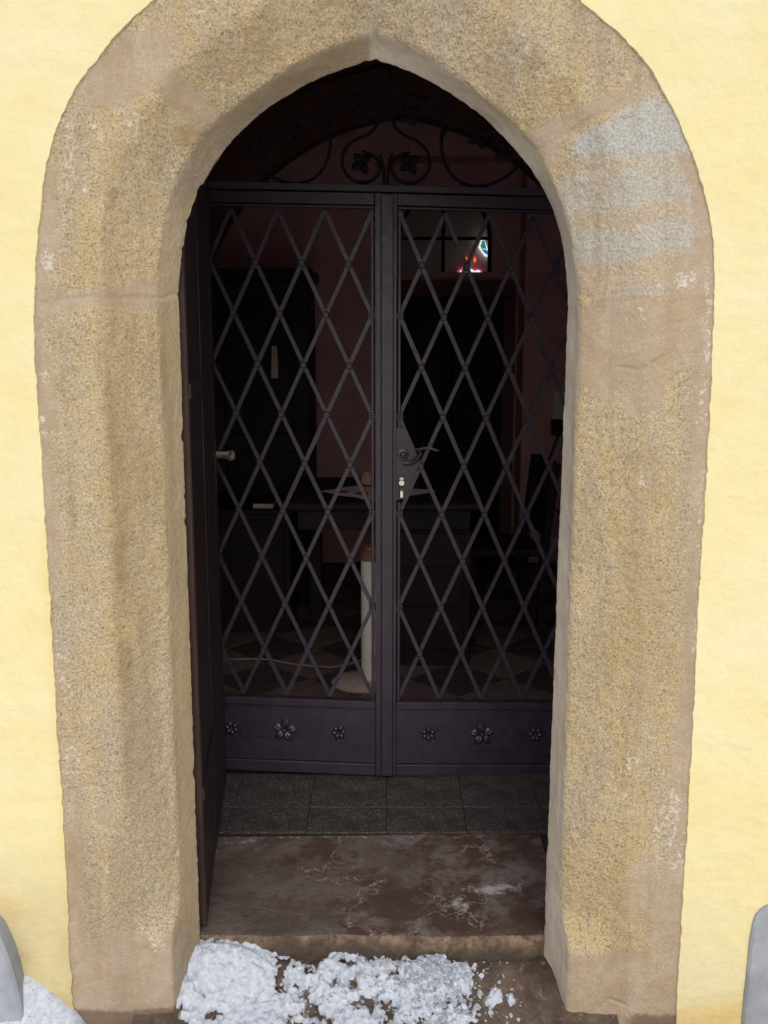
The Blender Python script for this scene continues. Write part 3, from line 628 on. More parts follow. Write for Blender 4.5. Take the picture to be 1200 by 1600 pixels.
# back wall with a tall niche that holds the inner door and the arched window
NX0, NX1, NY = .045, .865, 4.62
mbw = MB(); mbw.box(VX0 - .1, NX0, VY1, VY1 + .3, -.1, 4.5); o = mbw.build('wall_back', INWALL); o['kind'] = 'structure'
mbw = MB(); mbw.box(NX1, VX1 + .1, VY1, VY1 + .3, -.1, 4.5); o = mbw.build('wall_back_end', INWALL); o['kind'] = 'structure'
mbw = MB(); mbw.box(NX0 - .001, NX1 + .001, VY1 + .003, VY1 + .3, 2.62, 4.5); o = mbw.build('niche_head', INWALL); o['kind'] = 'structure'
# niche back with a round-arched hole for the window
wcx, wzs, wr, wz0 = .392, 2.17, .302, 1.955
hole = [(wcx - wr, wz0)] + [(wcx - wr * math.cos(R(10 * k)), wzs + wr * math.sin(R(10 * k))) for k in range(19)] + [(wcx + wr, wz0)]
mbw = MB(); mbw.box(NX0 - .05, NX1 + .05, NY, NY + .12, -.1, wz0 - .001); mbw.box(NX0 - .05, wcx - wr, NY, NY + .12, wz0, 2.75); mbw.box(wcx + wr, NX1 + .05, NY, NY + .12, wz0, 2.75)
top = [(wcx + wr, wzs)] + [(x, z) for x, z in hole[-2:0:-1]] + [(wcx - wr, 2.75), (wcx + wr, 2.75)]
arc_ = [(x, z) for x, z in hole[1:-1]]
for k in range(len(arc_) - 1):
    (xa, za), (xb, zb) = arc_[k], arc_[k + 1]; mbw.add([(xa, NY, za), (xb, NY, zb), (xb, NY, 2.75), (xa, NY, 2.75)], [(0, 1, 2, 3)]); mbw.add([(xa, NY, za), (xb, NY, zb), (xb, NY + .12, zb), (xa, NY + .12, za)], [(0, 1, 2, 3)])
o = mbw.build('niche_wall', INWALL); o['kind'] = 'structure'
# nave beyond
mbw = MB(); n0, n1 = NY + .121, 10.6
mbw.box(-2.6, -2.5, n0, n1, -.1, 5.5); mbw.box(-2.6, 4.1, n1, n1 + .1, -.1, 5.5); mbw.box(-2.6, 4.1, n0, n1 + .1, 5.5, 5.6); mbw.box(-2.6, 4.1, n0, n1 + .1, -.2, -.1)
for a_, b_, c_, d__ in ((n0, n1, -.1, 1.6), (n0, 6.9, 1.6, 3.9), (9.0, n1, 1.6, 3.9), (n0, n1, 3.9, 5.5)): mbw.box(4.0, 4.1, a_, b_, c_, d__)  # unseen opening in the side wall, added to bring daylight into the nave
mbw.box(-2.6, NX0 - .051, n0 - .02, n0 + .08, -.1, 5.5); mbw.box(NX1 + .051, 4.1, n0 - .02, n0 + .08, -.1, 5.5); mbw.box(-2.6, 4.1, n0 + .001, n0 + .08, 2.72, 5.5)
o = mbw.build('nave_shell', NAVEWALL); o['kind'] = 'structure'

o = sheet('passage_floor', [(-.75, .175, FZ - .012), (.75, .175, FZ - .012), (.75, .70, FZ - .012), (-.75, .70, FZ - .012)], TERR)
floor = thing('floor', None, None); floor['kind'] = 'structure'
mb = MB(); mb.box(-1.8, 1.8, .60, 5.2, -.02, FZ - .006); mb.build('floor_bed', mat_plain('grout', (.035, .028, .026), .9), floor)
rt = random.Random(3); cache = {}
def tile(x0, x1, y0, y1, mt, gap=.0009):
    mb = MB(); hx, hy = (x1 - x0) / 2 - gap, (y1 - y0) / 2 - gap; mb.box(-hx, hx, -hy, hy, -.012, 0, .0012)
    o = mb.build('tile', mt, floor); o.location = ((x0 + x1) / 2, (y0 + y1) / 2, FZ + rt.uniform(-.001, .0008)); o.rotation_euler = (rt.uniform(-.002, .002), rt.uniform(-.002, .002), 0)
for r_, (y0, y1) in enumerate(((.690, .855), (.855, 1.105))):
    for k in range(-4, 4):
        x0 = .008 + k * .2455 ; x1 = x0 + .2455; x0, x1 = max(x0, -.705), min(x1, .70)
        if x1 - x0 > .03: tile(x0, x1, y0, y1, TERR)
dm = {}
def diamond(mt, s):
    key = mt.name
    if key not in dm:
        mb = MB(); h = s / 2 - .0015; mb.box(-h, h, -h, h, -.012, 0, .0012); o = mb.build('tile', mt, floor); dm[key] = o; return o
    o = dm[key].copy(); return link(o, floor)
s_ = .30; d_ = s_ * math.sqrt(2)
for i in range(-5, 6):
    for j in range(0, 18):
        x = .10 + i * d_ + (d_ / 2 if j % 2 else 0); y = 1.42 + j * d_ / 2
        if x < -1.2 or x > 1.4 or y > 4.3: continue
        o = diamond(TILE_L if (j % 2 == 0) else TILE_D, s_); o.location = (x, y, FZ + rt.uniform(-.001, .0008)); o.rotation_euler = (0, 0, R(45))

# ------------------------------------------------------------------ wooden door, standing open along the left of the passage
dw = .87; hx, hy = -.476, .185; ex, ey = -.556, 1.055
door = thing('wooden_door', 'dark vertical plank door swung open along the left of the passage', 'door', (hx, hy, FZ), math.atan2(ey - hy, ex - hx))
ca = [(p[0], p[2]) for p in rail['C'][::6] if p[2] > .5]; cx0, cx1 = ca[0][0], ca[-1][0]
def top_at(u):                                            # leaf height at u along its width, a shallow segmental head
    return 2.06 + .10 * math.sin(math.pi * u / dw)
npk = 7; pw = dw / npk
for k in range(npk):
    u0, u1 = k * pw + .0025, (k + 1) * pw - .0025
    poly = [(u0, .012), (u1, .012)] + [(u1 + (u0 - u1) * t, top_at(u1 + (u0 - u1) * t)) for t in (0, .33, .66, 1)]
    m = MB().prism(poly, -.022 + rt.uniform(-.001, .001), .012); m.build('plank', DOORWOOD, door)
for z in (.22, .95, 1.58): MB().box(.02, dw - .02, .012, .030, z, z + .13, .004).build('ledge', DOORWOOD, door)
MB().box(-.012, .004, -.024, .034, .012, 2.05, .003).build('edge_strip', mat_wood('worn_brown_edge', (.018, .0095, .010), (.045, .022, .016), .45, (22, 22, 2.4), worn=.6), door)
m = MB(); m.tube([(dw - .075, -.02, 1.12), (dw - .075, -.062, 1.12)], .008); m.tube([(dw - .075, -.058, 1.12), (dw - .02, -.064, 1.115)], [.008, .009]); hd = m.build('handle', DULL, door, True)
MB().lathe([(0, .030), (.012, .030), (.017, .022), (.017, .010), (.010, .0), (.007, -.03)], (dw - .004, -.05, 1.105), 16, 'y').build('knob', DULL, hd, True)
MB().box(dw - .095, dw - .055, -.026, -.0225, 1.0, 1.17, .001).build('handle_plate', BLACK, door)
for z in (.35, 1.35):
    MB().box(-.005, .42, -.0285, -.0225, z, z + .035, .001).build('strap_hinge', BLACK, door)

# ------------------------------------------------------------------ iron gate: two leaves and the scrollwork lunette above
def zg(py): return at(600, py, GY - .02)[1]
def shear(v): return (v[0], v[1], v[2] - .022 * v[0])
Z_B, Z_K0, Z_K1, Z_L0, Z_L1, Z_T = zg(1207), zg(1190), zg(1104), zg(1088), zg(332), zg(303)
def gate_leaf(side):
    s = side
    label = ('left dark iron gate leaf with diamond lattice, beside the wooden door' if s < 0 else 'right dark iron gate leaf with diamond lattice, carrying lock and handle')
    hxx = -.70 if s < 0 else .69
    root = thing('gate_leaf', label, 'gate', (hxx, GY, 0), R(2.6) * s, 'two leaves of the iron gate')
    xi, xo = (.0035, -.70) if s < 0 else (.0085, .69)    # meeting edge, hinge edge
    p0, p1 = (-.036, -.621) if s < 0 else (.048, .606)   # lattice nodes
    def B(nm, m, mt=IRON, sm=False, par=None): return m.build(nm, mt, par or root, sm, lambda v: (v[0] - hxx, v[1], shear(v)[2]))
    def bx(a, b, y0, y1, z0, z1, bv=.002): return MB().box(min(a, b), max(a, b), y0, y1, z0, z1, bv)
    ji = p0 - s * .0085                                   # inner edge of the meeting stile
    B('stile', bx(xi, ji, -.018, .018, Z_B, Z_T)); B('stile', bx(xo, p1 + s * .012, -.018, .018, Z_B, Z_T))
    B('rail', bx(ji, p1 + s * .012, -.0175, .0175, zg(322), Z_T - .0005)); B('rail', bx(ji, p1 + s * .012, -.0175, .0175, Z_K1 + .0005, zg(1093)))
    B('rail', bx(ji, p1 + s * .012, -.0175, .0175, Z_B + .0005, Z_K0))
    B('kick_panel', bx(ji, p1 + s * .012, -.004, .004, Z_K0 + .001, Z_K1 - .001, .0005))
    # thin inner frame round the lattice, standing off the leaf by a narrow gap
    fy0, fy1 = -.009, .009
    if s < 0: B('inner_frame', bx(p0 - .0045, p0 + .0055, fy0, fy1, Z_L0 - .01, Z_L1 + .008))
    else:
        B('inner_frame', bx(p0 - .0055, p0 + .0045, fy0, fy1, Z_L0 - .01, zg(782))); B('inner_frame', bx(p0 - .0055, p0 + .0045, fy0, fy1, zg(668), Z_L1 + .008))
    B('inner_frame', bx(p1 - .005, p1 + .005, fy0, fy1, Z_L0 - .01, Z_L1 + .008))
    B('inner_frame', bx(p0 - .0054 * s, p1 + .0049 * s, fy0, fy1, Z_L1 + .0085, Z_L1 + .0175)); B('inner_frame', bx(p0 - .0054 * s, p1 + .0049 * s, fy0, fy1, Z_L0 - .0185, Z_L0 - .0105))
    # lattice: 4 x 5 diamonds
    nx, nz = 4, 5; px_, pz = (p1 - p0) / nx, (Z_L1 - Z_L0) / nz
    for dirn in (1, -1):
        for c in range(1, nx + nz):
            # line i*dirn + j = const in node units
            pts = []
            for i in range(nx + 1):
                j = c - i if dirn > 0 else c - nx + i
                if 0 <= j <= nz: pts.append((i, j))
            if len(pts) < 2: continue
            (i0, j0), (i1, j1) = pts[0], pts[-1]
            y = -.0052 if dirn > 0 else .0052; jr = lambda: random.uniform(-.0014, .0014)
            B('lattice_bar', MB().bar((p0 + px_ * i0 + jr(), y, Z_L0 + pz * j0), (p0 + px_ * i1 + jr(), y + jr() * .3, Z_L0 + pz * j1), .0128 + jr() * .5, .0095))
    mcol = None
    for i2 in range(1, 2 * nx):
        for j2 in range(1, 2 * nz):
            if (i2 + j2) % 2: continue
            if i2 % 2 != j2 % 2: continue
            x, z = p0 + px_ * i2 / 2, Z_L0 + pz * j2 / 2
            if mcol is None:
                m = MB().box(-.0098, .0098, -.0128, -.0050, -.0105, .0105, .003); mcol = m.build('collar', IRON, root)
                oc_ = mcol
            else: oc_ = mcol.copy(); link(oc_, root)
            oc_.location = (x - hxx, 0, z - .022 * x)
    for j in range(1, nz):
        for xx in (p0, p1):
            z = Z_L0 + pz * j; m = MB()
            for q in (-1, 0, 1): m.box(xx - .0125, xx + .0125, -.014 - (.002 if q == 0 else 0), .012, z + q * .0065 - .003, z + q * .0065 + .003, .001)
            B('clamp', m)
    # rosettes on the kick panel
    def rosette(x, r, n, big):
        z = zg(1144) ; m = MB()
        for k in range(n):
            a = R(90) + 2 * math.pi * k / n + (.12 * math.sin(x * 41) if big else .3 + math.sin(x * 57)); cx_, cz_ = x + math.cos(a) * r * .62, z + math.sin(a) * r * .62
            pr = r * (.36 if big else .34); rows = []
            V = []; F = []
            for iu in range(7):
                u = iu / 6; ww = math.sin(math.pi * min(1, u * .85 + .12)) ** .8 * pr
                for iv in range(7):
                    v_ = iv / 3 - 1; dx_, dr = v_ * ww, (u - .5) * r * .82
                    hgt = .004 + (.0075 if big else .007) * (1 - v_ * v_) * math.sin(math.pi * (.08 + .9 * u)) - (.003 * math.exp(-(v_ / .25) ** 2) if big else 0)
                    V.append((cx_ + math.cos(a) * dr - math.sin(a) * dx_, -.0035 - hgt, cz_ + math.sin(a) * dr + math.cos(a) * dx_))
            for iu in range(6):
                for iv in range(6): b_ = iu * 7 + iv; F.append((b_, b_ + 1, b_ + 8, b_ + 7))
            m.add(V, F)
        m.lathe([(0, .014), (r * .14, .012), (r * .20, .007), (r * .2, .003)], (x, 0, z), 10, 'y')
        o = B('rosette', m, IRON, True)
    for x, r, n, bg_ in (((-.519, .026, 6, 0), (-.338, .041, 5, 1), (-.1525, .026, 6, 0)) if s < 0 else ((.150, .026, 6, 0), (.333, .041, 5, 1), (.516, .026, 6, 0))): rosette(x, r, n, bg_)
    if s > 0:
        B('cover_strip', bx(-.012, .028, -.0285, -.0185, Z_B + .004, Z_T - .004, .003))
        def pt(x, y): q = at(x, y, GY - .03); return q[0], q[1] + .022 * q[0]
        poly = [pt(613, 668), pt(632, 668), pt(656, 720), pt(631, 778), pt(613, 782)]
        lp = B('lock_plate', MB().prism(poly[::-1], -.0165, -.002))
        kx, kz = pt(629, 709)
        m = MB().lathe([(0, .020), (.006, .019), (.0085, .014), (.009, .008), (.0185, .006), (.020, .002), (.020, -.01)], (kx, -.012, kz), 20, 'y')
        B('handle_rose', m, IRON, True, lp)
        crv = [(629, 722), (640, 722), (650, 716), (656, 706), (652, 700), (660, 698), (672, 698.5), (683, 702)]
        m = MB().tube([(pt(x, y)[0], -.026 - .004 * i, pt(x, y)[1]) for i, (x, y) in enumerate(crv)], [.007, .0075, .007, .006, .005, .0055, .005, .0035], 8); B('lever', m, IRON, True, lp)
        m = MB().tube([(pt(x, y)[0], -.022, pt(x, y)[1]) for x, y in ((644, 703), (650, 701), (657, 700))], .003, 6); B('lever_curl', m, IRON, True, lp)
    return root
gate_leaf(-1); gate_leaf(1)
# the key hanging in the lock
kx, kz = at(627.5, 752, GY - .06)
key = thing('key', 'shiny nickel key hanging in the gate lock cylinder', 'key', (kx, GY - .031, kz))
m = MB().lathe([(0, .020), (.0065, .020), (.0075, .017), (.0075, 0)], (0, -.012, .006), 14, 'y'); m.box(-.0072, .0072, -.03, -.012, -.009, .004, .002); m.build('cylinder', NICKEL, key, True)
MB().lathe([(0, .003), (.0085, .003), (.010, .0), (.0085, -.003), (0, -.003)], (0, -.038, -.004), 16, 'y').build('bow', NICKEL, key, True)
m = MB(); m.tube([(math.cos(a) * .006, -.040 + math.sin(a) * .002, -.018 + math.sin(a) * .007) for a in np.linspace(0, 6.28, 15)], .0012, 6); m.build('ring', NICKEL, key, True)
MB().box(-.0052, .0052, -.043, -.040, -.052, -.029, .001).build('fob', NICKEL, key)

lun = thing('lunette_grille', 'fixed iron scrollwork grille in the arch above the gate', 'grille', (0, GY - .01, 0))
def L(px, py): q = at(px, py, GY - .02); return (q[0], 0, q[1])
def LS(pts, r=.0052, nm='scroll'):
    c = crom([at(x, y, GY - .02) for x, y in pts], 60); MB().tube([(p[0], 0, p[1]) for p in c], r, 6, True, 1.6).build(nm, SHADED_IRON, lun, True)
MB().box(-.70, .69, -.02, .02, Z_T + .004, zg(289), .002).build('transom', IRON, lun, xf=shear)
up = [(x, z) for x, z in arch_pts(-.01, .695, 1.72, 2.74, 24) if z > zg(286)]
MB().tube([(x, 0, z) for x, z in up], .009, 6, True, 1.3).build('arch_frame', SHADED_IRON, lun, True)
sc = [[(640, 236), (618, 247), (613, 268), (630, 284), (655, 282), (671, 262), (668, 236), (651, 219), (632, 210), (616, 194), (614, 170), (627, 151), (648, 146), (662, 156), (664, 172), (652, 184)],
      [(646, 148), (668, 152), (684, 166), (692, 188), (690, 225), (695, 252), (712, 278), (742, 290), (775, 284), (803, 266), (818, 240), (806, 214), (782, 206), (764, 220)],
      [(690, 214), (704, 196), (728, 186), (748, 192), (754, 208), (742, 220)], [(606, 292), (607, 262), (612, 240)], [(624, 150), (612, 130), (607, 104)], [(692, 180), (706, 152), (730, 138), (750, 146)]]
for c in sc:
    LS(c); LS([(1208 - x - 2, y - (x - 604) * .03) for x, y in c])
def leafy(px, py, r):
    cx_, _, cz_ = L(px, py); m = MB()
    for k in range(4):
        a = R(40 + 85 * k); V = []; F = []
        for iu in range(6):
            u = iu / 5; ww = math.sin(math.pi * (.06 + .9 * u)) * r * .42
            for iv in range(5):
                v_ = iv / 2 - 1; rr_ = u * r; V.append((cx_ + math.cos(a) * rr_ - math.sin(a) * v_ * ww, -.010 - .014 * u * (1 - u) * 4 + .006 * v_ * v_, cz_ + math.sin(a) * rr_ + math.cos(a) * v_ * ww))
        for iu in range(5):
            for iv in range(4): b_ = iu * 5 + iv; F.append((b_, b_ + 1, b_ + 6, b_ + 5))
        m.add(V, F)
    m.lathe([(0, .02), (.006, .018), (.009, .010), (.009, 0)], (cx_, 0, cz_), 10, 'y'); m.build('leaf_ornament', SHADED_IRON, lun, True)
for x, y in ((641, 256), (640, 180), (748, 214), (790, 236)):
    leafy(x, y, .036); leafy(1206 - x, y - (x - 604) * .03, .036)

# ------------------------------------------------------------------ inside the vestibule
for yr, hw, za in ((2.3, 1.30, 2.72), (4.05, 1.26, 2.80)):
    rib = thing('vault_rib', 'dark painted transverse rib arching under the vault, ' + ('nearer the gate' if yr < 3 else 'close to the back wall'), 'rib', (.10, yr, 0), 0, 'ribs under the vault')
    a1 = arch_pts(0, 1.49, 1.40, za + .26, 24); a2 = arch_pts(0, hw, 1.40, za, 24); n = len(a1)
    V = [(x, y, z) for y in (-.09, .09) for arr in (a1, a2) for x, z in arr]
    F = []
    for i in range(n - 1): F += [(n + i, n + i + 1, 3 * n + i + 1, 3 * n + i), (i, i + 1, n + i + 1, n + i), (2 * n + i, 3 * n + i, 3 * n + i + 1, 2 * n + i + 1)]
    mesh_obj('arch_band', V, F, RIBMAT, rib)
    for s in (-1, 1): MB().box(min(s * hw, s * 1.48), max(s * hw, s * 1.48), -.09, .09, FZ - .12, 1.40).build('pilaster', RIBMAT, rib)

# confessional with lattice front, at the left
cf = thing('confessional', 'dark wooden confessional with fine lattice front against the left wall', 'confessional', (0, 3.33, 0))
fx0, fx1, ft = -1.34, -.405, 1.915
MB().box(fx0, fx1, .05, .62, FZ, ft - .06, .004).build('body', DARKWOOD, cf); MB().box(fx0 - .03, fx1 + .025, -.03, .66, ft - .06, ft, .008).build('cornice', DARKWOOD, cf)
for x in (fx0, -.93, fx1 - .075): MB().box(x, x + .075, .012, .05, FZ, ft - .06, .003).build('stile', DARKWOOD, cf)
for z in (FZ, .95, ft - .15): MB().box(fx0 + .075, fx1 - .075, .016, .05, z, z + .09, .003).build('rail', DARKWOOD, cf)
for (xa, xb) in ((fx0 + .075, -.93), (-.855, fx1 - .075)):
    z0, z1 = 1.04, ft - .15; m = MB(); st = .042; c = (xa - z1)
    k = xa - z1
    while k < xb - z0:
        for sg in (1, -1):
            pts = []
            for (x, z) in ((xa, None), (xb, None), (None, z0), (None, z1)):
                kk = k
                if sg > 0:
                    if x is not None: z = x - kk
                    else: x = z + kk
                else:
                    if x is not None: z = z0 + z1 - (x - kk)
                    else: x = (z0 + z1 - z) + kk
                if xa - 1e-6 <= x <= xb + 1e-6 and z0 - 1e-6 <= z <= z1 + 1e-6: pts.append((x, z))
            pts = sorted(set((round(a, 5), round(b, 5)) for a, b in pts))
            if len(pts) >= 2 and abs(pts[-1][0] - pts[0][0]) > .01: m.bar((pts[0][0], .030 + .004 * sg, pts[0][1]), (pts[-1][0], .030 + .004 * sg, pts[-1][1]), .010, .007)
        k += st
    o = m.build('lattice_screen', DARKWOOD, cf); o['kind'] = 'stuff'
nx_, nz_ = at(428, 566, 3.33)
V = []; F = []
for i in range(9):
    t = i / 8; V += [(-.016 + .006 * t, -.006 * math.sin(t * 3), (t - .5) * .17), (.019 + .003 * math.sin(t * 4), -.014 * math.sin(t * 3), (t - .5) * .17)]
for i in range(8): F.append((2 * i, 2 * i + 1, 2 * i + 3, 2 * i + 2))
o = mesh_obj('paper_note', V, F, PAPER); o.location = (nx_, 3.335, nz_); tag(o, 'narrow curled paper note pinned to the confessional lattice', 'note')
mod = o.modifiers.new('thick', 'SOLIDIFY'); mod.thickness = .0012

# low cabinet with a book, left
cb = thing('low_cabinet', 'low dark cabinet standing in front of the confessional', 'cabinet', (0, 2.72, 0))
MB().box(-1.05, -.46, .02, .40, FZ, .72, .004).build('body', DARKWOOD, cb); MB().box(-1.08, -.44, 0, .42, .72, .742, .004).build('top', DARKWOOD, cb)
for x in (-1.02, -.75): MB().box(x, x + .26, .008, .022, .20, .66, .004).build('door_panel', DARKWOOD, cb)
bx_, bz_ = at(411, 796, 2.76)
bk = thing('book', 'pale-edged book lying on the low cabinet', 'book', (bx_, 2.76, .742))
MB().box(-.048, .048, 0, .14, .003, .024).build('pages', PAPER, bk); MB().box(-.05, .05, -.001, .145, 0, .003).build('cover', DARKWOOD, bk); MB().box(-.05, .05, -.001, .145, .024, .027).build('cover', DARKWOOD, bk)

# table with embroidered cloth
tb = thing('table', 'dark wooden table with one solid pedestal in the middle of the vestibule', 'table', (0, 2.2, 0))
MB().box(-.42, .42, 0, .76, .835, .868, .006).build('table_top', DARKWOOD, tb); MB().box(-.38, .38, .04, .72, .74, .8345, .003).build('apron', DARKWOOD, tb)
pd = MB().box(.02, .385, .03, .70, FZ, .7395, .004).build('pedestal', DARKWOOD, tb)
for z in (.20, .40, .58): MB().box(.05, .355, .018, .03, z, z + .15, .004).build('drawer_front', DARKWOOD, pd)
for y in (.60,): MB().box(-.37, -.31, y, y + .06, FZ, .7395, .004).build('leg', DARKWOOD, tb)
cl = thing('table_cloth', 'small white cloth with red embroidery laid cornerwise on the table', 'cloth', (-.03, 2.50, .868), R(45))
hh = .19; n = 40; g = np.linspace(-hh, hh, n); gx, gy = np.meshgrid(g, g, indexing='ij'); P = np.stack([gx, gy, .003 + .002 * np.sin(gx * 40) * np.sin(gy * 33)], -1)
sc_ = .006 * np.abs(np.sin(gx * 80)) * (np.abs(gy) > hh * .99) ; P[..., 1] += np.sign(gy) * sc_; sc_ = .006 * np.abs(np.sin(gy * 80)) * (np.abs(gx) > hh * .99); P[..., 0] += np.sign(gx) * sc_
clo = grid_obj('cloth', P, LINEN, cl)
for (x, y) in ((0, -.10), (-.10, 0), (.1, -.06), (.04, -.13), (-.13, .1)): MB().lathe([(0, .0068), (.03, .0066), (.034, .004)], (x, y, 0), 9).build('embroidered_flower', REDPRINT, clo)
jr = thing('jar', 'small glazed brown jar on the embroidered cloth', 'jar', (-.075, 2.47, .874))
MB().lathe([(0, 0), (.028, 0), (.034, .02), (.034, .06), (.026, .08), (.028, .09), (.024, .09), (.02, .08)], (0, 0, 0), 20).build('body', CERAMIC, jr, True)
MB().lathe([(.0345, .028), (.036, .033), (.0345, .038)], (0, 0, 0), 20).build('band', BLACK, jr, True)

# white tower heater with its cable
htx, hty = at(566, 1046, 2.0)[0], 2.0
ht = thing('tower_heater', 'slim white tower heater on a round base, half hidden by the gate stile', 'heater', (htx, hty, FZ))
MB().lathe([(0, 0), (.128, 0), (.132, .008), (.12, .018), (.05, .03), (0, .03)], (0, 0, 0), 32).build('base', mat_plain('beige_plastic', (.50, .40, .38), .5), ht, True)
def rnd(x0, x1, y0, y1, z0, z1, r): 
    m = MB(); V = []; cs = ((x1 - r, y1 - r, 0), (x0 + r, y1 - r, 90), (x0 + r, y0 + r, 180), (x1 - r, y0 + r, 270)); ring = [(cx_ + r * math.cos(R(a0 + 22.5 * k)), cy_ + r * math.sin(R(a0 + 22.5 * k))) for cx_, cy_, a0 in cs for k in range(5)]
    n = len(ring); V = [(x, y, z) for z in (z0, z1) for x, y in ring]; m.add(V, [tuple(range(n))[::-1], tuple(range(n, 2 * n))] + [(k, (k + 1) % n, n + (k + 1) % n, n + k) for k in range(n)]); return m
colm = rnd(-.004, .105, -.05, .05, .03, .545, .035).build('column', ENAMEL, ht, True); rnd(-.002, .103, -.048, .048, .5455, .585, .035).build('cap', RUST, colm, True); rnd(.012, .09, -.036, .036, .5855, .602, .03).build('cap_dome', RUST, colm, True)
for k in range(8): MB().box(.016 + k * .0095, .021 + k * .0095, -.0525, -.049, .10, .50).build('slat', ENAMEL, colm)
cpts = [at(x, y, Yc) for x, y, Yc in ()]
c3 = [(.0, .04, .09), (-.12, .16, .012), (-.30, .22, .008), (-.46, .30, .008), (-.62, .30, .008), (-.85, .42, .008)]
cx3 = crom([(a, b) for a, b, _ in c3], 40); zz3 = np.interp(np.linspace(0, 1, 40), np.linspace(0, 1, 6), [p[2] for p in c3]); MB().tube([(p[0], p[1], z) for p, z in zip(cx3, zz3)], .0045, 6).build('cable', CABLE, ht, True)

# chair at the right of the table
ch = thing('wooden_chair', 'dark wooden chair at the right end of the table', 'chair', (.55, 2.72, FZ), R(8))
MB().box(-.2, .2, -.2, .2, .43, .465, .01).build('seat', DARKWOOD, ch)
for x, y, h in ((-.17, -.17, .43), (-.17, .17, .43)): MB().bar((x, y, 0), (x, y, h), .04, .04).build('leg', DARKWOOD, ch)
for y in (-.17, .17): MB().bar((.18, y, 0), (.19, y, .465), .04, .04).build('leg', DARKWOOD, ch); MB().bar((.19, y, .4655), (.235, y, .87), .035, .04).build('back_post', DARKWOOD, ch)
MB().add([(.186 + d, y, z) for z, d in ((.52, 0), (.87, .042)) for y in (-.15, .15) for d in (d, d + .02)], [(0, 1, 3, 2), (4, 6, 7, 5), (0, 4, 5, 1), (2, 3, 7, 6), (0, 2, 6, 4), (1, 5, 7, 3)]).build('backrest', DARKWOOD, ch)
for y in (-.17, .17): MB().bar((-.17, y, .2), (.18, y, .2), .02, .03, (0, 0, 1)).build('stretcher', DARKWOOD, ch)

# inner door and arched window in the niche
dr = thing('inner_door', 'dark panelled inner door closing the niche in the back wall', 'door', (0, NY - .06, 0))
MB().box(.075, .765, 0, .055, FZ, 1.80, .004).build('leaf', DARKWOOD, dr); lf = dr.children[0]
for x in (.11, .44):
    for z0, z1 in ((.25, .80), (.92, 1.70)): MB().box(x, x + .28, -.014, 0, z0, z1, .01).build('panel', DARKWOOD, lf)
MB().box(NX0 + .002, .845, -.02, .058, 1.803, 1.90, .006).build('lintel', RIBMAT, dr); MB().box(.768, .845, -.01, .058, FZ, 1.80, .004).build('jamb', RIBMAT, dr)
MB().tube([(.40, -.015, 1.10), (.40, -.06, 1.10), (.47, -.065, 1.10)], .008).build('handle', BRASS, dr, True)
wn = thing('arched_window', 'round-arched window of dim panes above the inner door', 'window', (0, NY + .03, 0))
def warc(r): return [(wcx - r * math.cos(R(9 * k)), wzs + r * math.sin(R(9 * k))) for k in range(21)]
a1, a2 = [(wcx - wr, wz0)] + warc(wr) + [(wcx + wr, wz0)], [(wcx - wr + .022, wz0)] + warc(wr - .022) + [(wcx + wr - .022, wz0)]
n = len(a1); V = [(x, y, z) for y in (0, .04) for arr in (a1, a2) for x, z in arr]; F = []
for i in range(n - 1): F += [(i, i + 1, n + i + 1, n + i), (2 * n + i, 3 * n + i, 3 * n + i + 1, 2 * n + i + 1), (n + i, n + i + 1, 3 * n + i + 1, 3 * n + i), (i, 2 * n + i, 2 * n + i + 1, i + 1)]
mesh_obj('frame', V, F, DARKWOOD, wn); MB().box(wcx - wr, wcx + wr, -.01, .05, wz0 - .022, wz0).build('window_sill', DARKWOOD, wn)
MB().box(wcx - .022, wcx + .002, .005, .035, wz0, wzs + wr - .01).build('mullion', DARKWOOD, wn); MB().box(wcx - wr + .01, wcx + wr - .01, .007, .033, 2.158, 2.178).build('glazing_bar', DARKWOOD, wn)
kg = M_('window_glass', .05, .5); kg.b.inputs['Transmission Weight'].default_value = 1; kg.b.inputs['IOR'].default_value = 1.0; GLASS = kg.done(kg.mix(kg.noise(5), (.86, .84, .82), (.94, .92, .90)))
for (xa, xb) in ((wcx - wr, wcx - .022), (wcx + .002, wcx + wr)):
    MB().box(xa + .005, xb - .005, .019, .021, wz0 + .003, 2.156).build('pane', GLASS, wn)
    poly = [(xa + .004 if xa < wcx - .1 else xa + .004, 2.18)] + [(x, z) for x, z in warc(wr - .01) if xa + .003 < x < xb - .003 and z > 2.181] + ([(xb - .004, 2.18)])
    if xa < wcx - .1: poly = poly[:-1] + [(xb - .004, wzs + wr - .012), (xb - .004, 2.18)]
    else: poly = [poly[0], (xa + .004, wzs + wr - .012)] + poly[1:]
    MB().prism(poly, .019, .021).build('pane', GLASS, wn)

# stained glass window of the nave, seen through the arched window
SGY = 10.55
sg = thing('stained_glass_window', 'small glowing stained glass window with red, white, green and blue panes in the nave', 'window', (0, SGY, 0))
EM = {'white': mat_emit('lit_white_glass', (1, .97, .95), 1.5), 'pink': mat_emit('lit_pink_glass', (.8, .07, .25), .55), 'orange': mat_emit('lit_orange_glass', (1, .32, .03), 1.3), 'red': mat_emit('lit_red_glass', (.75, .03, .02), .9), 'green': mat_emit('lit_green_glass', (.08, .42, .22), .8), 'blue': mat_emit('lit_blue_glass', (.05, .22, .75), .9), 'cyan': mat_emit('lit_cyan_glass', (.6, .95, .9), 1.1)}
def pane(c, pts, dy=0): q = [at(x, y, SGY) for x, y in pts]; MB().prism(q, dy, dy + .012).build('pane', EM[c], sg)
def arcp(cx_, cy_, r, a0, a1, n=10): return [(cx_ + r * math.cos(R(a0 + (a1 - a0) * k / n)), cy_ - r * math.sin(R(a0 + (a1 - a0) * k / n))) for k in range(n + 1)]
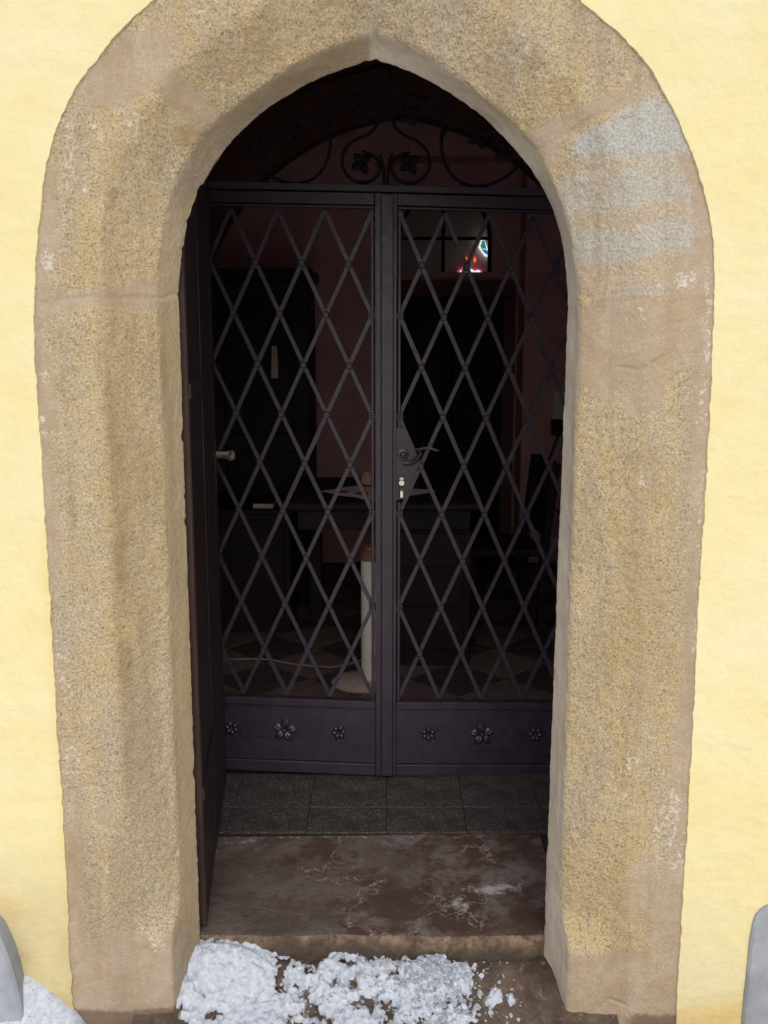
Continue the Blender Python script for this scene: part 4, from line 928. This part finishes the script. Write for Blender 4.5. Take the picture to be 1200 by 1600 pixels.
pane('pink', arcp(723, 427, 9.5, 0, 180)); pane('white', arcp(723.5, 427.5, 6.2, 0, 180), -.02); pane('white', arcp(735, 427, 6.5, 0, 180), -.03); pane('pink', arcp(746, 427, 8.5, 0, 180)); pane('white', arcp(746, 427.5, 5.6, 0, 180), -.02)
pane('red', [(726, 405), (728, 400), (732, 401), (733, 408), (730, 412), (726, 410)]); pane('orange', [(727.5, 405), (729, 402.5), (731, 404), (731.5, 408), (729, 410)], -.02)
pane('red', [(739, 406), (741, 400), (745, 402), (744.5, 408), (741, 412)]); pane('orange', [(740, 406), (741.5, 402.5), (743.5, 404), (743, 408), (741, 410)], -.02)
pane('cyan', [(743, 382), (745, 376), (748, 374), (747, 379), (744, 383)]); pane('white', [(748, 387), (752, 374), (757, 374), (764.5, 396), (763, 402), (757, 400)])
pane('green', [(750, 386), (753, 376), (757, 376), (760, 389), (754, 389)], -.02); pane('blue', [(750.5, 387.5), (755, 390), (760, 390), (763, 396), (761, 398), (757, 396)], -.022); pane('blue', [(755, 379), (757.5, 379), (758.5, 386), (756, 386)], -.03)
pane('white', [(752.5, 361), (754, 361), (754, 363), (752.5, 363)])
# wall fixture with a hanging loop, far right
fx, fz = at(874, 655, 4.23)
wf = thing('wall_fixture', 'rounded wall fixture with dark lower band, at the far right of the back wall', 'fixture', (fx, VY1, fz))
m = MB(); V = [(x, -y, z) for z, w_, d in ((.0, .045, .05), (.12, .045, .055), (.17, .038, .045), (.20, .02, .02)) for x, y in ((-w_, 0), (-w_, d), (w_, d), (w_, 0))]
F = [(4 * i + k, 4 * i + k + 1, 4 * i + 5 + k, 4 * i + 4 + k) for i in range(3) for k in range(3)] + [(0, 3, 2, 1), (12, 13, 14, 15)]; m.add(V, F); m.build('shell', ENAMEL, wf); MB().box(-.047, .047, -.06, 0, -.10, -.001, .004).build('dark_band', BLACK, wf)
c = crom([(0, -.1), (-.05, -.25), (-.06, -.42), (-.03, -.55), (.05, -.60), (.10, -.5), (.06, -.3), (.02, -.1)], 40); MB().tube([(p[0], -.02, p[1]) for p in c], .006, 6).build('hanging_loop', BLACK, wf, True)
